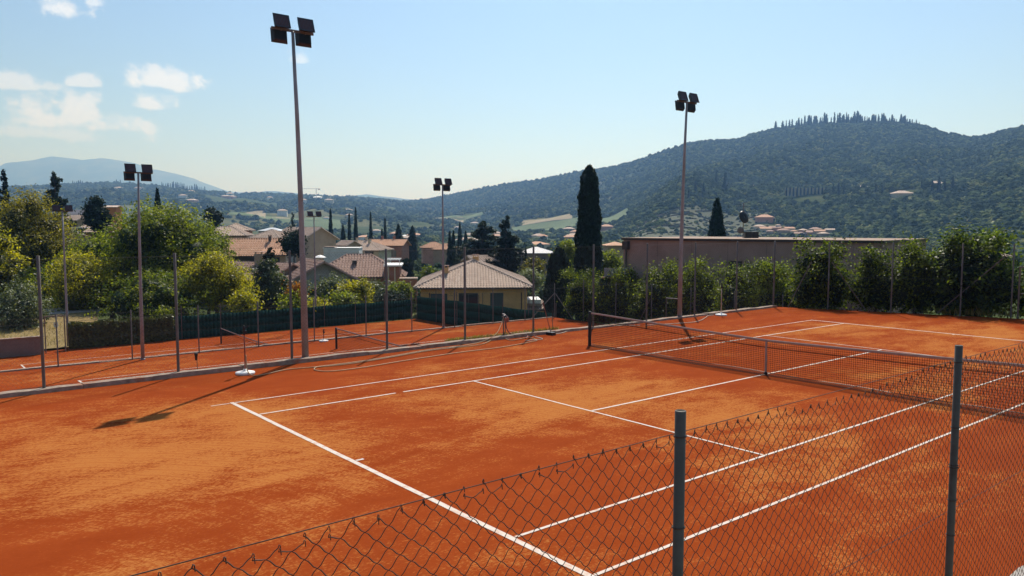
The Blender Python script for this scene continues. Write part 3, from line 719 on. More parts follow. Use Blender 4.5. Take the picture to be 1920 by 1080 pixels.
# ------------------------------------------------------------------ plants
def leaf_faces(C, NRM, size, aspect, rng, jit=.35):
    n = len(C); sz = size * (1 + jit * (rng.random(n) * 2 - 1))
    d = rng.normal(size=(n, 3)); d /= np.linalg.norm(d, axis=1, keepdims=True)
    nr_ = NRM / np.maximum(np.linalg.norm(NRM, axis=1, keepdims=True), 1e-6)
    a = d - nr_ * (d * nr_).sum(1, keepdims=True); a /= np.maximum(np.linalg.norm(a, axis=1, keepdims=True), 1e-6); b = np.cross(nr_, a)
    A, B = a * (sz / 2)[:, None], b * (sz / 2 * aspect)[:, None]; fold = nr_ * (sz * .12)[:, None]
    V = np.stack([C - A, C + B * 1 + fold - A * .15, C + A, C - B + fold - A * .15], 1).reshape(-1, 3)
    F = np.arange(4 * n).reshape(n, 4)
    return V, F
def crown_mesh(name, blobs, n, size, m, seed, clump=.55, per=26, aspect=.6, up=.5, fill=.35, droop=0, tintc=.5, heart=.42):
    """leaves gathered in clumps that are spread through the blobs; blobs = (cx,cy,cz,rx,ry,rz)"""
    rng = np.random.default_rng(seed); bl = np.array(blobs, float); vol = bl[:, 3] * bl[:, 4] + bl[:, 4] * bl[:, 5] + bl[:, 3] * bl[:, 5]
    nc = max(6, n // per); bi = rng.choice(len(bl), nc, p=vol / vol.sum()); b = bl[bi]
    d = rng.normal(size=(nc, 3)); d /= np.linalg.norm(d, axis=1, keepdims=True); rr_ = (fill + (1 - fill) * rng.random(nc) ** .45) * (1 + .14 * rng.normal(size=nc))
    cc = b[:, :3] + d * rr_[:, None] * b[:, 3:6]
    ci = rng.integers(0, nc, n); off = rng.normal(size=(n, 3)) * clump * (.6 + .8 * rng.random(nc))[ci][:, None] * .5
    off[:, 2] *= .8
    if droop: off[:, 2] -= droop * np.abs(rng.normal(size=n))
    C = cc[ci] + off
    N_ = d[ci] * .5 + rng.normal(size=(n, 3)) * .6 + np.array([0, 0, up])
    V, F = leaf_faces(C, N_, size, aspect, rng)
    tint = np.clip(tintc + .22 * rng.normal(size=nc)[ci] + .22 * rng.normal(size=n), 0, 1)
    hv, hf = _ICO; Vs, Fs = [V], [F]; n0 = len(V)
    for b_ in bl[bl[:, 3] > .36 * bl[:, 3].max()]:  # unseen dark core added in each big blob to block sun through the leaves
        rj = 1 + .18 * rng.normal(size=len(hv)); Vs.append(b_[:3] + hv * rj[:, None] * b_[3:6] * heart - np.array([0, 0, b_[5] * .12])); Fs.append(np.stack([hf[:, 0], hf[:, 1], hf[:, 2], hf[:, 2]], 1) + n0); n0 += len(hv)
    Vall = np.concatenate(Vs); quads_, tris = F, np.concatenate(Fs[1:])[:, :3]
    me = bpy.data.meshes.new(name); me.vertices.add(len(Vall)); me.vertices.foreach_set('co', np.ascontiguousarray(Vall, np.float32).ravel())
    li = np.concatenate([quads_.ravel(), tris.ravel()]).astype(np.int32); me.loops.add(len(li)); me.loops.foreach_set('vertex_index', li)
    ls = np.concatenate([np.arange(len(quads_)) * 4, len(quads_) * 4 + np.arange(len(tris)) * 3]).astype(np.int32); me.polygons.add(len(ls)); me.polygons.foreach_set('loop_start', ls)
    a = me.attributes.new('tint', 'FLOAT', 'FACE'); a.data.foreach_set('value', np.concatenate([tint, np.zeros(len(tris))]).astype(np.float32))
    me.update(calc_edges=True); me.materials.append(m); return me
_b = bmesh.new(); bmesh.ops.create_icosphere(_b, subdivisions=2, radius=1); _b.verts.ensure_lookup_table()
_ICO = (np.array([v.co[:] for v in _b.verts]), np.array([[v.index for v in f.verts] for f in _b.faces])); _b.free()
LM = dict(
    walnut=leafmat('leaf_walnut', (.030, .062, .008), (.20, .235, .024), .55),
    gold=leafmat('leaf_goldgreen', (.075, .095, .008), (.36, .335, .022), .55),
    willow=leafmat('leaf_willow', (.055, .065, .010), (.26, .23, .028), .5),
    olive=leafmat('leaf_olive', (.05, .075, .038), (.17, .2, .10), .3),
    laurel=leafmat('leaf_laurel', (.010, .028, .008), (.18, .235, .02), .5, .5, .2),
    fig=leafmat('leaf_fig', (.008, .026, .011), (.13, .185, .028), .48, .5, .2),
    dark=leafmat('leaf_conifer', (.006, .017, .013), (.016, .036, .022), .12, .7, .15),
    cedar=leafmat('leaf_cedar', (.010, .024, .016), (.025, .045, .026), .15, .7, .15),
    ivy=leafmat('leaf_ivy', (.032, .046, .012), (.10, .115, .025), .3),
    orange=leafmat('leaf_orange', (.19, .07, .01), (.36, .16, .022), .45),
    bright=leafmat('leaf_bright', (.09, .13, .012), (.2, .235, .025), .5),
    grass=leafmat('grass_blade', (.12, .11, .03), (.25, .2, .07), .4))
def limbs(trunk_base, h, tips, r0, seed, name='trunk', parent=None):
    rg = random.Random(seed); mb = MB(); tb = Vector(trunk_base); fork = tb + Vector((rg.uniform(-.2, .2), rg.uniform(-.2, .2), h))
    mb.tube([tb - Vector((0, 0, .3)), tb + (fork - tb) * .5 + Vector((rg.uniform(-.1, .1), rg.uniform(-.1, .1), 0)), fork], [r0 * 1.2, r0 * .9, r0 * .75], 8)
    for t_ in tips:
        t_ = Vector(t_); mid = fork + (t_ - fork) * .5 + Vector((rg.uniform(-.3, .3), rg.uniform(-.3, .3), .25))
        mb.tube([fork - Vector((0, 0, .1)), mid, t_], [r0 * .5, r0 * .28, r0 * .08], 6)
        for _ in range(3):
            e = t_ + Vector((rg.uniform(-1, 1), rg.uniform(-1, 1), rg.uniform(-.1, .9))) * (t_ - fork).length * .3
            mb.tube([mid + (t_ - mid) * rg.uniform(.1, .7), e], [r0 * .16, r0 * .04], 5)
    return mb.build(name, BARK, parent, True)
def broadleaf(name, label, x, t, ytop, wpx, m, n, size, ybot=None, seed=1, nb=7, cat='tree', group=None, clump=.6, depth=1.0, fill=.3, droop=0, zb=None, up=.5, skew=0, tintc=.5, per=26):
    """tree at survey column x and distance t, reaching up to row ytop, wpx wide"""
    rg = random.Random(seed); p_ = P(x, 425, t); zb = gz(p_[0], p_[1]) if zb is None else zb
    zt = ZY(ytop, t); W = wpx / FOC * t; H = zt - zb; cb = zb + H * .16 if ybot is None else ZY(ybot, t)
    root = empty(name, (p_[0], p_[1], zb), 0, label, cat, group)
    bl, tips = [], []
    ch = zt - cb
    for k in range(nb):
        q = (k + .5) / nb; a = k * 2.4 + rg.uniform(-.4, .4); zc = cb + ch * (.22 + .56 * q) + rg.uniform(-.06, .06) * ch - zb
        wr = W / 2 * (math.sin(math.pi * (.18 + .62 * q)) ** .8); rr_ = wr * rg.uniform(.42, .62)
        off = max(wr - rr_, 0) * rg.uniform(.75, 1.08)
        ox = math.cos(a) * off; oy = math.sin(a) * off * depth
        X_ = ox * RV[0] + oy * FH[0] + skew * q * RV[0]; Y_ = ox * RV[1] + oy * FH[1] + skew * q * RV[1]
        rz_ = min(rr_ * rg.uniform(.8, 1.05), zt - zb - zc + .0) if zt - zb - zc > .3 else rr_ * .5
        bl.append((X_, Y_, zc, rr_, rr_ * .95, max(rz_, .35 * rr_))); tips.append((X_, Y_, zc))
    topz = max(b[2] + b[5] for b in bl)
    bl.append((0, 0, zt - zb - min(W * .22, ch * .3), W * .2, W * .2, min(W * .22, ch * .3)))
    bl.append((0, 0, (cb - zb) + ch * .45, W * .33, W * .33, ch * .36))
    me = crown_mesh('crown', bl, n, size, m, seed, clump, per=per, fill=fill, droop=droop, up=up, tintc=tintc)
    link('crown', me, root); limbs((0, 0, 0), max(.4, (cb - zb) + ch * .12), tips, max(.06, W * .028), seed, 'trunk', root)
    return root
def cypress_meshes(H, R, n, size, seed, m, pw=1.0, blunt=.35, base=.03, column=False):
    rng = np.random.default_rng(seed); q = rng.random(n) ** .85
    prof = lambda q: np.where(q < .12, .72 + .28 * q / .12, 1.0) * np.clip((1 - q) / (1 - blunt), 0, 1) ** .62 * (1 - .0 * q)
    if column: prof = lambda q: np.where(q < .1, .8 + 2 * q, 1.0) * (1 - .52 * np.clip((q - .25) / .75, 0, 1) ** 1.6) * np.clip((1.002 - q) / column, 0, 1) ** .5
    a = rng.random(n) * 2 * np.pi; lob = 1 + .11 * np.sin(a * 5 + q * 17) + .08 * np.sin(a * 3 - q * 31) + .06 * rng.normal(size=n)
    rr_ = R * prof(q) * lob * (.78 + .25 * rng.random(n)); z = H * (base + (1 - base) * q) + rng.random(n) * size
    C = np.stack([rr_ * np.cos(a), rr_ * np.sin(a), z], 1)
    N_ = np.stack([np.cos(a), np.sin(a), .15 + 0 * a], 1) + rng.normal(size=(n, 3)) * .45
    sz = size * (1 + .35 * (rng.random(n) * 2 - 1)); nr_ = N_ / np.linalg.norm(N_, axis=1, keepdims=True)
    u_ = np.array([0, 0, 1.]) + rng.normal(size=(n, 3)) * .35; A = u_ - nr_ * (u_ * nr_).sum(1, keepdims=True); A /= np.linalg.norm(A, axis=1, keepdims=True); B = np.cross(nr_, A)
    A *= (sz * .62)[:, None]; B *= (sz * .26)[:, None]
    V = np.stack([C - A, C + B, C + A, C - B], 1).reshape(-1, 3); F = np.arange(4 * n).reshape(n, 4)
    tint = np.clip(.45 + .3 * rng.normal(size=n), 0, 1)
    # solid heart so that no light leaks through
    hn, hs = 14, 10; hv, hf = [], []
    for i in range(hn + 1):
        qq = i / hn
        for k in range(hs):
            b_ = 2 * math.pi * k / hs; r_ = R * .8 * float(prof(np.array(qq))) * (1 + .1 * math.sin(b_ * 3 + qq * 9)); hv.append((r_ * math.cos(b_), r_ * math.sin(b_), H * (base + (.97 - base) * qq)))
    for i in range(hn):
        for k in range(hs): hf.append((i * hs + k, i * hs + (k + 1) % hs, (i + 1) * hs + (k + 1) % hs, (i + 1) * hs + k))
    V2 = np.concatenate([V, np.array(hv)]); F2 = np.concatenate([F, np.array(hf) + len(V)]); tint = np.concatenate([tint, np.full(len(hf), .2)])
    return np_mesh('crown', V2, F2, m, False, tint)
def cypress(label, x, t, ytop, wpx, n=2500, size=.35, seed=1, m=None, blunt=.35, name='cypress_tree', ybase=None, group=None, zb=None, column=False):
    p_ = P(x, 425, t); zb = gz(p_[0], p_[1]) if zb is None else zb; H = ZY(ytop, t) - zb
    root = empty(name, (p_[0], p_[1], zb), 0, label, 'tree', group)
    link('crown', cypress_meshes(H, wpx / FOC * t / 2, n, size, seed, m or LM['dark'], blunt=blunt, column=column), root)
    MB().tube([(0, 0, -.3), (0, 0, H * .5)], [wpx / FOC * t * .08, .05], 7).build('trunk', BARK, root)
    return root
def conifer(label, x, t, ytop, wpx, n, size, seed, m, name='cedar_tree', layers=11, sparse=.5, tip=.12):
    rng = np.random.default_rng(seed); rg = random.Random(seed); p_ = P(x, 425, t); zb = gz(p_[0], p_[1]); H = ZY(ytop, t) - zb; R = wpx / FOC * t / 2
    root = empty(name, (p_[0], p_[1], zb), 0, label, 'tree')
    mb = MB(); mb.tube([(0, 0, -.3), (rg.uniform(-.1, .1), 0, H * .5), (0, 0, H * .97)], [R * .07, R * .045, R * .012], 8)
    Cs, Ns = [], []
    for k in range(layers):
        q = (k + .5) / layers; z = H * (.12 + .86 * q) + rg.uniform(-.5, .5) * H / layers; rl = R * (1 - q) ** .75 + R * tip * (1 - q * .6); nbz = 7 if q < .7 else 5
        for j in range(nbz):
            a = j * 2 * math.pi / nbz + k * 1.1 + rg.uniform(-.4, .4); L_ = rl * rg.uniform(.5, 1.2); dz = L_ * rg.uniform(-.15, .38); z = H * (.12 + .86 * q) + rg.uniform(-.9, .9) * H / layers
            e = np.array([math.cos(a) * L_, math.sin(a) * L_, z + dz]); mb.tube([(0, 0, z), tuple(e * [.5, .5, 0] + [0, 0, z + dz * .6]), tuple(e)], [R * .025, R * .016, R * .005], 5)
            nn = max(10, int(n / layers / nbz * (L_ / R) * 1.9)); u_ = rng.random(nn) ** .7; w_ = (rng.random(nn) - .5) * L_ * .62 * (1 - u_ * .55)
            Cs.append(np.stack([np.cos(a) * L_ * u_ - np.sin(a) * w_, np.sin(a) * L_ * u_ + np.cos(a) * w_, z + dz * u_ + rng.normal(size=nn) * size * .35 - np.abs(w_) * .12], 1))
            Ns.append(np.array([0, 0, 1.]) + rng.normal(size=(nn, 3)) * sparse)
    C = np.concatenate(Cs); N_ = np.concatenate(Ns); V, F = leaf_faces(C, N_, size, .45, rng)
    link('crown', np_mesh('crown', V, F, m, False, np.clip(.45 + .3 * rng.normal(size=len(C)), 0, 1)), root); mb.build('trunk', BARK, root, True)
    return root
def row_shrub(label, x, t, ytop, wpx, ybot, m, n, size, seed, nb=5, zb=None, name='shrub', cat='shrub', clump=.45, group=None, fill=.15, depth=1.0, tintc=.5):
    return broadleaf(name, label, x, t, ytop, wpx, m, n, size, ybot, seed, nb, cat, group, clump, depth, fill, 0, zb, .55, 0, tintc)

# trees left of the courts
broadleaf('willow_tree', 'big rounded yellowish tree at the left edge behind the two lamp mast', 62, 82, 348, 175, LM['willow'], 28000, .22, 560, 11, 10, clump=.7, fill=.2, droop=.25)
broadleaf('walnut_tree', 'tall green walnut tree behind the four lamp mast', 300, 72, 372, 240, LM['walnut'], 33000, .22, 560, 12, 12, clump=.62, fill=.2)
broadleaf('walnut_tree', 'leafy walnut branches left of the four lamp mast', 205, 75, 432, 190, LM['walnut'], 19000, .22, 590, 13, 8, clump=.62, fill=.2)
broadleaf('acacia_tree', 'gold green tree with small leaves right of the walnut', 405, 66, 470, 150, LM['gold'], 20000, .18, 585, 14, 8, clump=.5, fill=.2)
broadleaf('walnut_tree', 'green walnut crown leaning over the long tiled roof', 385, 80, 412, 105, LM['walnut'], 9500, .22, 540, 15, 6, clump=.6)
broadleaf('shrub_tree', 'gold green thicket under the yellowish tree', 150, 68, 470, 190, LM['gold'], 18000, .18, 600, 16, 8, clump=.55, fill=.15)
broadleaf('shrub_tree', 'dark leafy thicket behind the ivy fence', 290, 64, 505, 250, LM['walnut'], 15000, .19, 615, 17, 8, clump=.5, fill=.1, tintc=.3)
broadleaf('olive_tree', 'grey green olive tree by the low wall', 28, 58, 528, 130, LM['olive'], 10000, .17, 640, 18, 7, clump=.4, fill=.15, tintc=.35)
broadleaf('gold_shrub', 'sunlit gold green shrub at the left edge', -10, 74, 420, 120, LM['gold'], 5000, .26, 560, 19, 6)
broadleaf('shrub_tree', 'dark thicket beyond the dry grass', 60, 76, 500, 190, LM['walnut'], 9000, .26, 605, 20, 7, tintc=.25, fill=.1)
broadleaf('young_shrub', 'bright green young shoots above the ivy fence', 300, 59.5, 577, 34, LM['bright'], 500, .16, 603, 21, 4, 'shrub', zb=-4.2)
broadleaf('shrub', 'low gold shrub right of the acacia', 455, 62, 545, 60, LM['gold'], 3000, .2, 592, 22, 5, 'shrub')
conifer('dark pointed evergreen in front of the brown tiled house', 502, 74, 466, 78, 5200, .34, 23, LM['cedar'], 'evergreen_tree', 13, .9, .2)
broadleaf('magnolia_tree', 'dark bushy evergreen hiding the brown house front', 500, 73, 482, 76, LM['olive'], 5200, .24, 590, 24, 6, tintc=.15, fill=.1, clump=.45)
broadleaf('shrub', 'pale green shrub before the dark evergreen', 545, 68, 545, 60, LM['walnut'], 2600, .2, 595, 25, 5, 'shrub', tintc=.75)
broadleaf('photinia_shrub', 'orange leaved shrub beside the tallest mast', 553, 69, 532, 34, LM['orange'], 900, .19, 566, 26, 4, 'shrub')
broadleaf('shrub', 'gold yellow shrub just behind the green screen', 590, 64, 562, 52, LM['gold'], 1800, .18, 592, 27, 5, 'shrub')
for i, (x, t, yt, w, k, lab) in enumerate([(610, 80, 512, 95, 'olive', 'grey green olive just right of the tallest mast'), (665, 76, 521, 95, 'gold', 'yellow green leafy tree below the brick house'),
        (705, 84, 520, 90, 'olive', 'soft olive tree below the brick house corner'), (755, 78, 527, 62, 'walnut', 'leafy shrub left of the yellow house'), (640, 70, 548, 80, 'walnut', 'low leafy shrub above the screen'), (735, 72, 545, 70, 'dark', 'dark bush above the screen by the yellow house')]):
    broadleaf('olive_tree' if k == 'olive' else 'garden_tree', lab, x, t, yt, w, LM[k], 5200, .21, 592, 30 + i, 6, 'tree', clump=.45, fill=.12)
conifer('small dark conifer at the left edge of the skyline', 12, 120, 318, 34, 3200, .5, 40, LM['dark'], 'conifer_tree', 13, .9, .25)
conifer('dark cedar rising behind the yellowish tree', 106, 118, 326, 62, 5200, .5, 41, LM['cedar'], 'cedar_tree', 12, .8, .3)
broadleaf('conifer_tree', 'rounded dark conifer between two village roofs', 183, 105, 368, 54, LM['dark'], 5200, .36, 446, 42, 7, tintc=.6, fill=.1)
cypress('dark slender conifer rising behind the walnut crown', 297, 112, 361, 22, 1600, .5, 43, blunt=.2)
broadleaf('conifer_tree', 'rounded dark tree right of the walnut crown', 400, 135, 392, 42, LM['dark'], 2200, .45, 425, 44, 5)
conifer('dark conifer standing above the middle roofs', 549, 190, 402, 18, 1200, .6, 45, LM['dark'], 'conifer_tree', 8, .8, .4)
broadleaf('dark_tree', 'dark green tree behind the tallest mast', 548, 105, 432, 55, LM['dark'], 3000, .38, 485, 46, 5, tintc=.7)

# cypresses and dark conifers of the town
for i, (x, yt, w, bl, lab) in enumerate([(620, 395, 10, .45, 'leftmost slender cypress of the town row'), (655, 404, 9, .2, 'thin ragged cypress, second of the town row'), (667, 392, 12, .1, 'tallest pointed cypress of the town row'), (695, 402, 10, .1, 'pointed cypress right of the tallest one'),
        (722, 413, 9, .15, 'short pointed cypress before the two rounded ones'), (747, 423, 17, .65, 'smaller rounded cypress of the town row'), (773, 427, 19, .62, 'larger rounded cypress at the end of the row'), (643, 425, 12, .5, 'low dark cypress between the tall ones'), (716, 433, 6, .3, 'tiny cypress beside the short pointed one')]):
    cypress(lab, x, 215, yt, w, 1100, .55, 50 + i, blunt=bl)
for i, (x, t, yt, w, lab) in enumerate([(843, 140, 438, 13, 'left twin cypress above the yellow house'), (850, 141, 437, 13, 'right twin cypress above the yellow house'), (862, 190, 421, 14, 'dark cypress left of the big cedars'), (846, 132, 468, 30, 'broad dark evergreen under the twin cypresses'), (873, 185, 436, 16, 'short dark conifer left of the cedar')]):
    cypress(lab, x, t, yt, w, 1500, .42, 60 + i, blunt=.25)
conifer('broad cedar with layered branches behind the yellow house', 904, 118, 411, 108, 12000, .42, 65, LM['cedar'], 'cedar_tree', 14, .6, .35)
conifer('tall dark cedar just right of the layered one', 949, 108, 408, 84, 13000, .40, 66, LM['dark'], 'cedar_tree', 15, .7, .25)
cypress('great dark cypress towering beside the flat roofed house', 1104, 66, 319, 50, 17000, .30, 67, column=.06)
cypress('clipped dark column of yew left of the great cypress', 1048, 62, 470, 56, 5600, .28, 68, column=.12, name='yew_tree')
cypress('tiny dark cypress before the grey building', 986, 120, 470, 8, 500, .4, 69, blunt=.5)
cypress('dark conifer behind the flat roof', 1344, 95, 384, 56, 5200, .6, 70, blunt=.0, name='conifer_tree')
cypress('small conifer before the pink house on the right', 1857, 90, 451, 26, 1800, .4, 71, blunt=-.35, name='conifer_tree')
broadleaf('maple_tree', 'sunlit yellow green tree left of the great cypress', 1062, 84, 449, 56, LM['bright'], 5000, .26, 520, 72, 6)
broadleaf('maple_tree', 'sunlit yellow green tree right of the great cypress', 1144, 78, 470, 48, LM['bright'], 4200, .26, 535, 73, 6)
broadleaf('garden_tree', 'pale leafy shrub behind the yellow house roof', 996, 92, 505, 50, LM['olive'], 2600, .24, 545, 74, 5, tintc=.8)
broadleaf('garden_tree', 'brownish tree before the grey building', 1003, 105, 482, 44, LM['willow'], 2200, .26, 520, 75, 5, tintc=.25)
cypress('clipped dark hedge block beside the brick house', 762, 118, 488, 24, 1500, .35, 76, blunt=.95, name='clipped_hedge')
broadleaf('round_bush', 'round dark bush left of the yellow roof', 802, 105, 500, 28, LM['walnut'], 1500, .26, 525, 77, 4, 'shrub', tintc=.3)

# laurel hedge and tall bushes around the far end of the upper and middle courts
H2 = -2.4
def bush_at(label, X, Y, zb, H, W, m, n, size, seed, nb=7, name='laurel_bush', depth=1., tintc=.5, clump=.42, fill=.12, up=.5):
    rg = random.Random(seed); root = empty(name, (X, Y, zb), 0, label, 'bush', 'bushes along the far fence'); bl, tips = [], []
    for k in range(nb):
        q = (k + .5) / nb; a = k * 2.4 + rg.uniform(-.5, .5); wr = W / 2 * (1 - .45 * q ** 2); rr_ = wr * rg.uniform(.4, .6); off = max(wr - rr_, 0) * rg.uniform(.7, 1.1)
        zc = H * (.14 + .68 * q); bl.append((math.cos(a) * off * depth, math.sin(a) * off, zc, rr_, rr_, min(rr_ * 1.1, H - zc))); tips.append((math.cos(a) * off * depth, math.sin(a) * off, zc))
    for k in range(3): bl.append((rg.uniform(-.3, .3) * W * depth, rg.uniform(-.35, .35) * W, H * .9, W * .1, W * .1, H * .12))
    bl.append((0, 0, H * .4, W * .38 * depth, W * .42, H * .4))
    link('crown', crown_mesh('crown', bl, n, size, m, seed, clump, fill=max(fill, .35), up=up, tintc=tintc, heart=.68), root); limbs((0, 0, 0), H * .15, tips, W * .02, seed, 'stem', root)
    return root
names = ['leftmost laurel bush at the end of the middle court', 'second laurel bush along the middle court', 'rounded laurel bush left of the gate frame', 'pointed laurel bush behind the gate frame', 'laurel bush right of the gate frame',
         'laurel bush just right of the far mast', 'sunlit laurel bush above the far sprinkler stand', 'laurel bush with gold shoots near the corner', 'laurel bush at the fence corner']
for i, lab in enumerate(names):
    Y = 26.4 - i * 2.0 + .55 * math.sin(i * 4.1); bush_at(lab, 19.9 - .05 * i, Y, H2, [3.3, 3.3, 3.4, 4.0, 3.5, 4.2, 4.2, 4.3, 4.3][i], 3.5 + .5 * math.sin(i * 2.3), LM['laurel'], 13000, .115, 80 + i, 7, tintc=[.3, .34, .34, .4, .36, .46, .46, .48, .4][i])
bush_at('tall dark bush with pale leaf tips at the court corner', 17.6, 8.3, -.1, 3.15, 3.0, LM['laurel'], 14000, .125, 90, 8, tintc=.24)
bush_at('bushy shrub right of the corner bush', 18.3, 6.0, -.1, 2.9, 2.5, LM['laurel'], 10000, .12, 91, 7, tintc=.22)
bush_at('upright shrub behind the middle far post', 19.0, 4.5, -.1, 3.25, 2.3, LM['laurel'], 11000, .125, 92, 7, tintc=.28)
bush_at('huge fig like bush rising over the far end fence', 20.4, 2.6, -.1, 3.75, 4.4, LM['fig'], 24000, .165, 93, 10, 'fig_bush', tintc=.34, clump=.5, up=.9)
bush_at('low spreading bush right of the huge one', 20.6, -.4, -.1, 2.3, 3.0, LM['laurel'], 6000, .16, 94, 7, tintc=.4)
bush_at('sunlit bush behind the far corner gate', 21.6, -2.2, -.1, 3.0, 3.2, LM['laurel'], 6000, .16, 95, 7, tintc=.5)
bush_at('dark bush outside the frame end of the hedge', 22.6, -5.2, -.1, 3.0, 3.6, LM['laurel'], 5000, .17, 96, 7, tintc=.4)

# ivy grown over the fence of the lowest court
rng = np.random.default_rng(7); n = 9000
ix = -8.0 + rng.random(n) * 6.6; izz = -4.2 + rng.random(n) * 1.72 + .06 * np.sin(ix * 3); C = np.stack([ix, 46.55 + rng.normal(size=n) * .09 + .02 * ix, izz], 1)
V, F = leaf_faces(C, np.array([0, -1., .35]) + rng.normal(size=(n, 3)) * .5, .15, .8, rng)
iv = empty('ivy_fence', (0, 0, 0), 0, 'ivy covered fence panel beside the court entrance', 'fence')
link('ivy', np_mesh('ivy', V, F, LM['ivy'], False, np.clip(.5 + .28 * rng.normal(size=n), 0, 1)), iv)
MB().box(-8.0, -1.4, 46.55, 46.6, -4.25, -2.55).build('fence_panel', plain('ivy_backing', (.035, .03, .016), 1, .3, 4), iv)
# dry grass tufts at court edges
n = 2600; gx = np.concatenate([17.8 + rng.random(900) * 3.2, -3.4 + rng.random(800) * 5, -19 + rng.random(900) * 12.5]); gy = np.concatenate([3.6 - rng.random(900) * 6.5, 9.62 + rng.random(800) * .12, 47.2 + rng.random(900) * 9])
keep = np.ones(n, bool); keep[:900] = gx[:900] > 19.2 - gy[:900] * .28
gzv = np.concatenate([np.zeros(900), np.full(800, .06), -4.1 + (gy[1700:] - 47) * .05])
hgt = (.12 + .3 * rng.random(n)) * np.where(np.arange(n) < 900, 1, np.where(np.arange(n) < 1700, .3, .9)); a = rng.random(n) * 6.28; wv_ = .012 + .012 * rng.random(n)
base = np.stack([gx, gy, gzv], 1); side = np.stack([np.cos(a), np.sin(a), 0 * a], 1) * wv_[:, None]; tipv = base + np.stack([np.cos(a * 3) * .3, np.sin(a * 3) * .3, np.ones(n)], 1) * hgt[:, None]
V = np.stack([base - side, base + side, tipv + side * .2, tipv - side * .2], 1)[keep].reshape(-1, 3); F = np.arange(len(V)).reshape(-1, 4)
tag(link('dry_grass', np_mesh('dry_grass', V, F, LM['grass'], False, rng.random(len(F)))), 'tufts of dry grass along the court edges', 'grass', kind='stuff')

# ------------------------------------------------------------------ houses
def slope_tiles(mb, A, B, Hs, a, b, up, pitch_w, course, r):
    """half round tile columns on a slope with eave A-B, length Hs up the slope, inset a at the A end and b at the B end"""
    A, B = Vector(A), Vector(B); L_ = (B - A).length; e = (B - A) / L_; nrm = e.cross(up).normalized()
    if nrm.z < 0: nrm = -nrm
    n = max(1, int(L_ / pitch_w))
    for i in range(n):
        s = (i + .5) * L_ / n; h = Hs * min(1, s / a if a > 1e-6 else 1, (L_ - s) / b if b > 1e-6 else 1)
        if h < .15: continue
        k = max(1, round(h / course))
        for j in range(k):
            z0, z1 = h * j / k - (.03 if j else .04), h * (j + 1) / k
            rows = []
            for zz, lift, rr_ in ((z0, .028, r), (z1, .002, r * .85)):
                c = A + e * s + up * zz + nrm * lift
                rows.append([c + e * (-rr_) , c + e * (-rr_ * .55) + nrm * rr_ * .75, c + e * (rr_ * .55) + nrm * rr_ * .75, c + e * rr_])
            for q in range(3): mb.quad(rows[0][q], rows[0][q + 1], rows[1][q + 1], rows[1][q])
            mb.quad(rows[0][0], rows[0][1], rows[0][2], rows[0][3])
def chimney(parent, x, y, z, h, w, m, cap=TILER):
    c = MB().box(x - w, x + w, y - w, y + w, z - .8, z + h).build('chimney', m, parent)
    MB().box(x - w - .06, x + w + .06, y - w - .06, y + w + .06, z + h + .16, z + h + .24).build('chimney_cap', cap, c)
    for sx in (-1, 1):
        for sy in (-1, 1): MB().box(x + sx * w * .8 - .05, x + sx * w * .8 + .05, y + sy * w * .8 - .05, y + sy * w * .8 + .05, z + h + .001, z + h + .159).build('chimney_pier', m, c)
def window(parent, face, u, z, w, h, W, D, m=SHUT, glass=True, shut=False):
    """face: 0 front(-y) 1 right(+x) 2 back 3 left"""
    rz = (0, math.pi / 2, math.pi, -math.pi / 2)[face]; off = (D / 2, W / 2, D / 2, W / 2)[face]
    o = MB()
    for (x0, x1, z0, z1) in ((-w / 2 - .06, w / 2 + .06, -.06, 0), (-w / 2 - .06, w / 2 + .06, h, h + .06), (-w / 2 - .06, -w / 2, 0, h), (w / 2, w / 2 + .06, 0, h)): o.box(x0, x1, -.035, .02, z0, z1)
    o.box(-.025, .025, -.03, .0, .001, h - .001)
    f = o.build('window', m, parent); M_ = Matrix.Rotation(rz, 4, 'Z') @ Matrix.Translation((u, -off, z)); f.matrix_local = M_
    MB().quad((-w / 2, -.006, 0), (w / 2, -.006, 0), (w / 2, -.006, h), (-w / 2, -.006, h)).build('pane', GLASS if not shut else m, f)
    return f
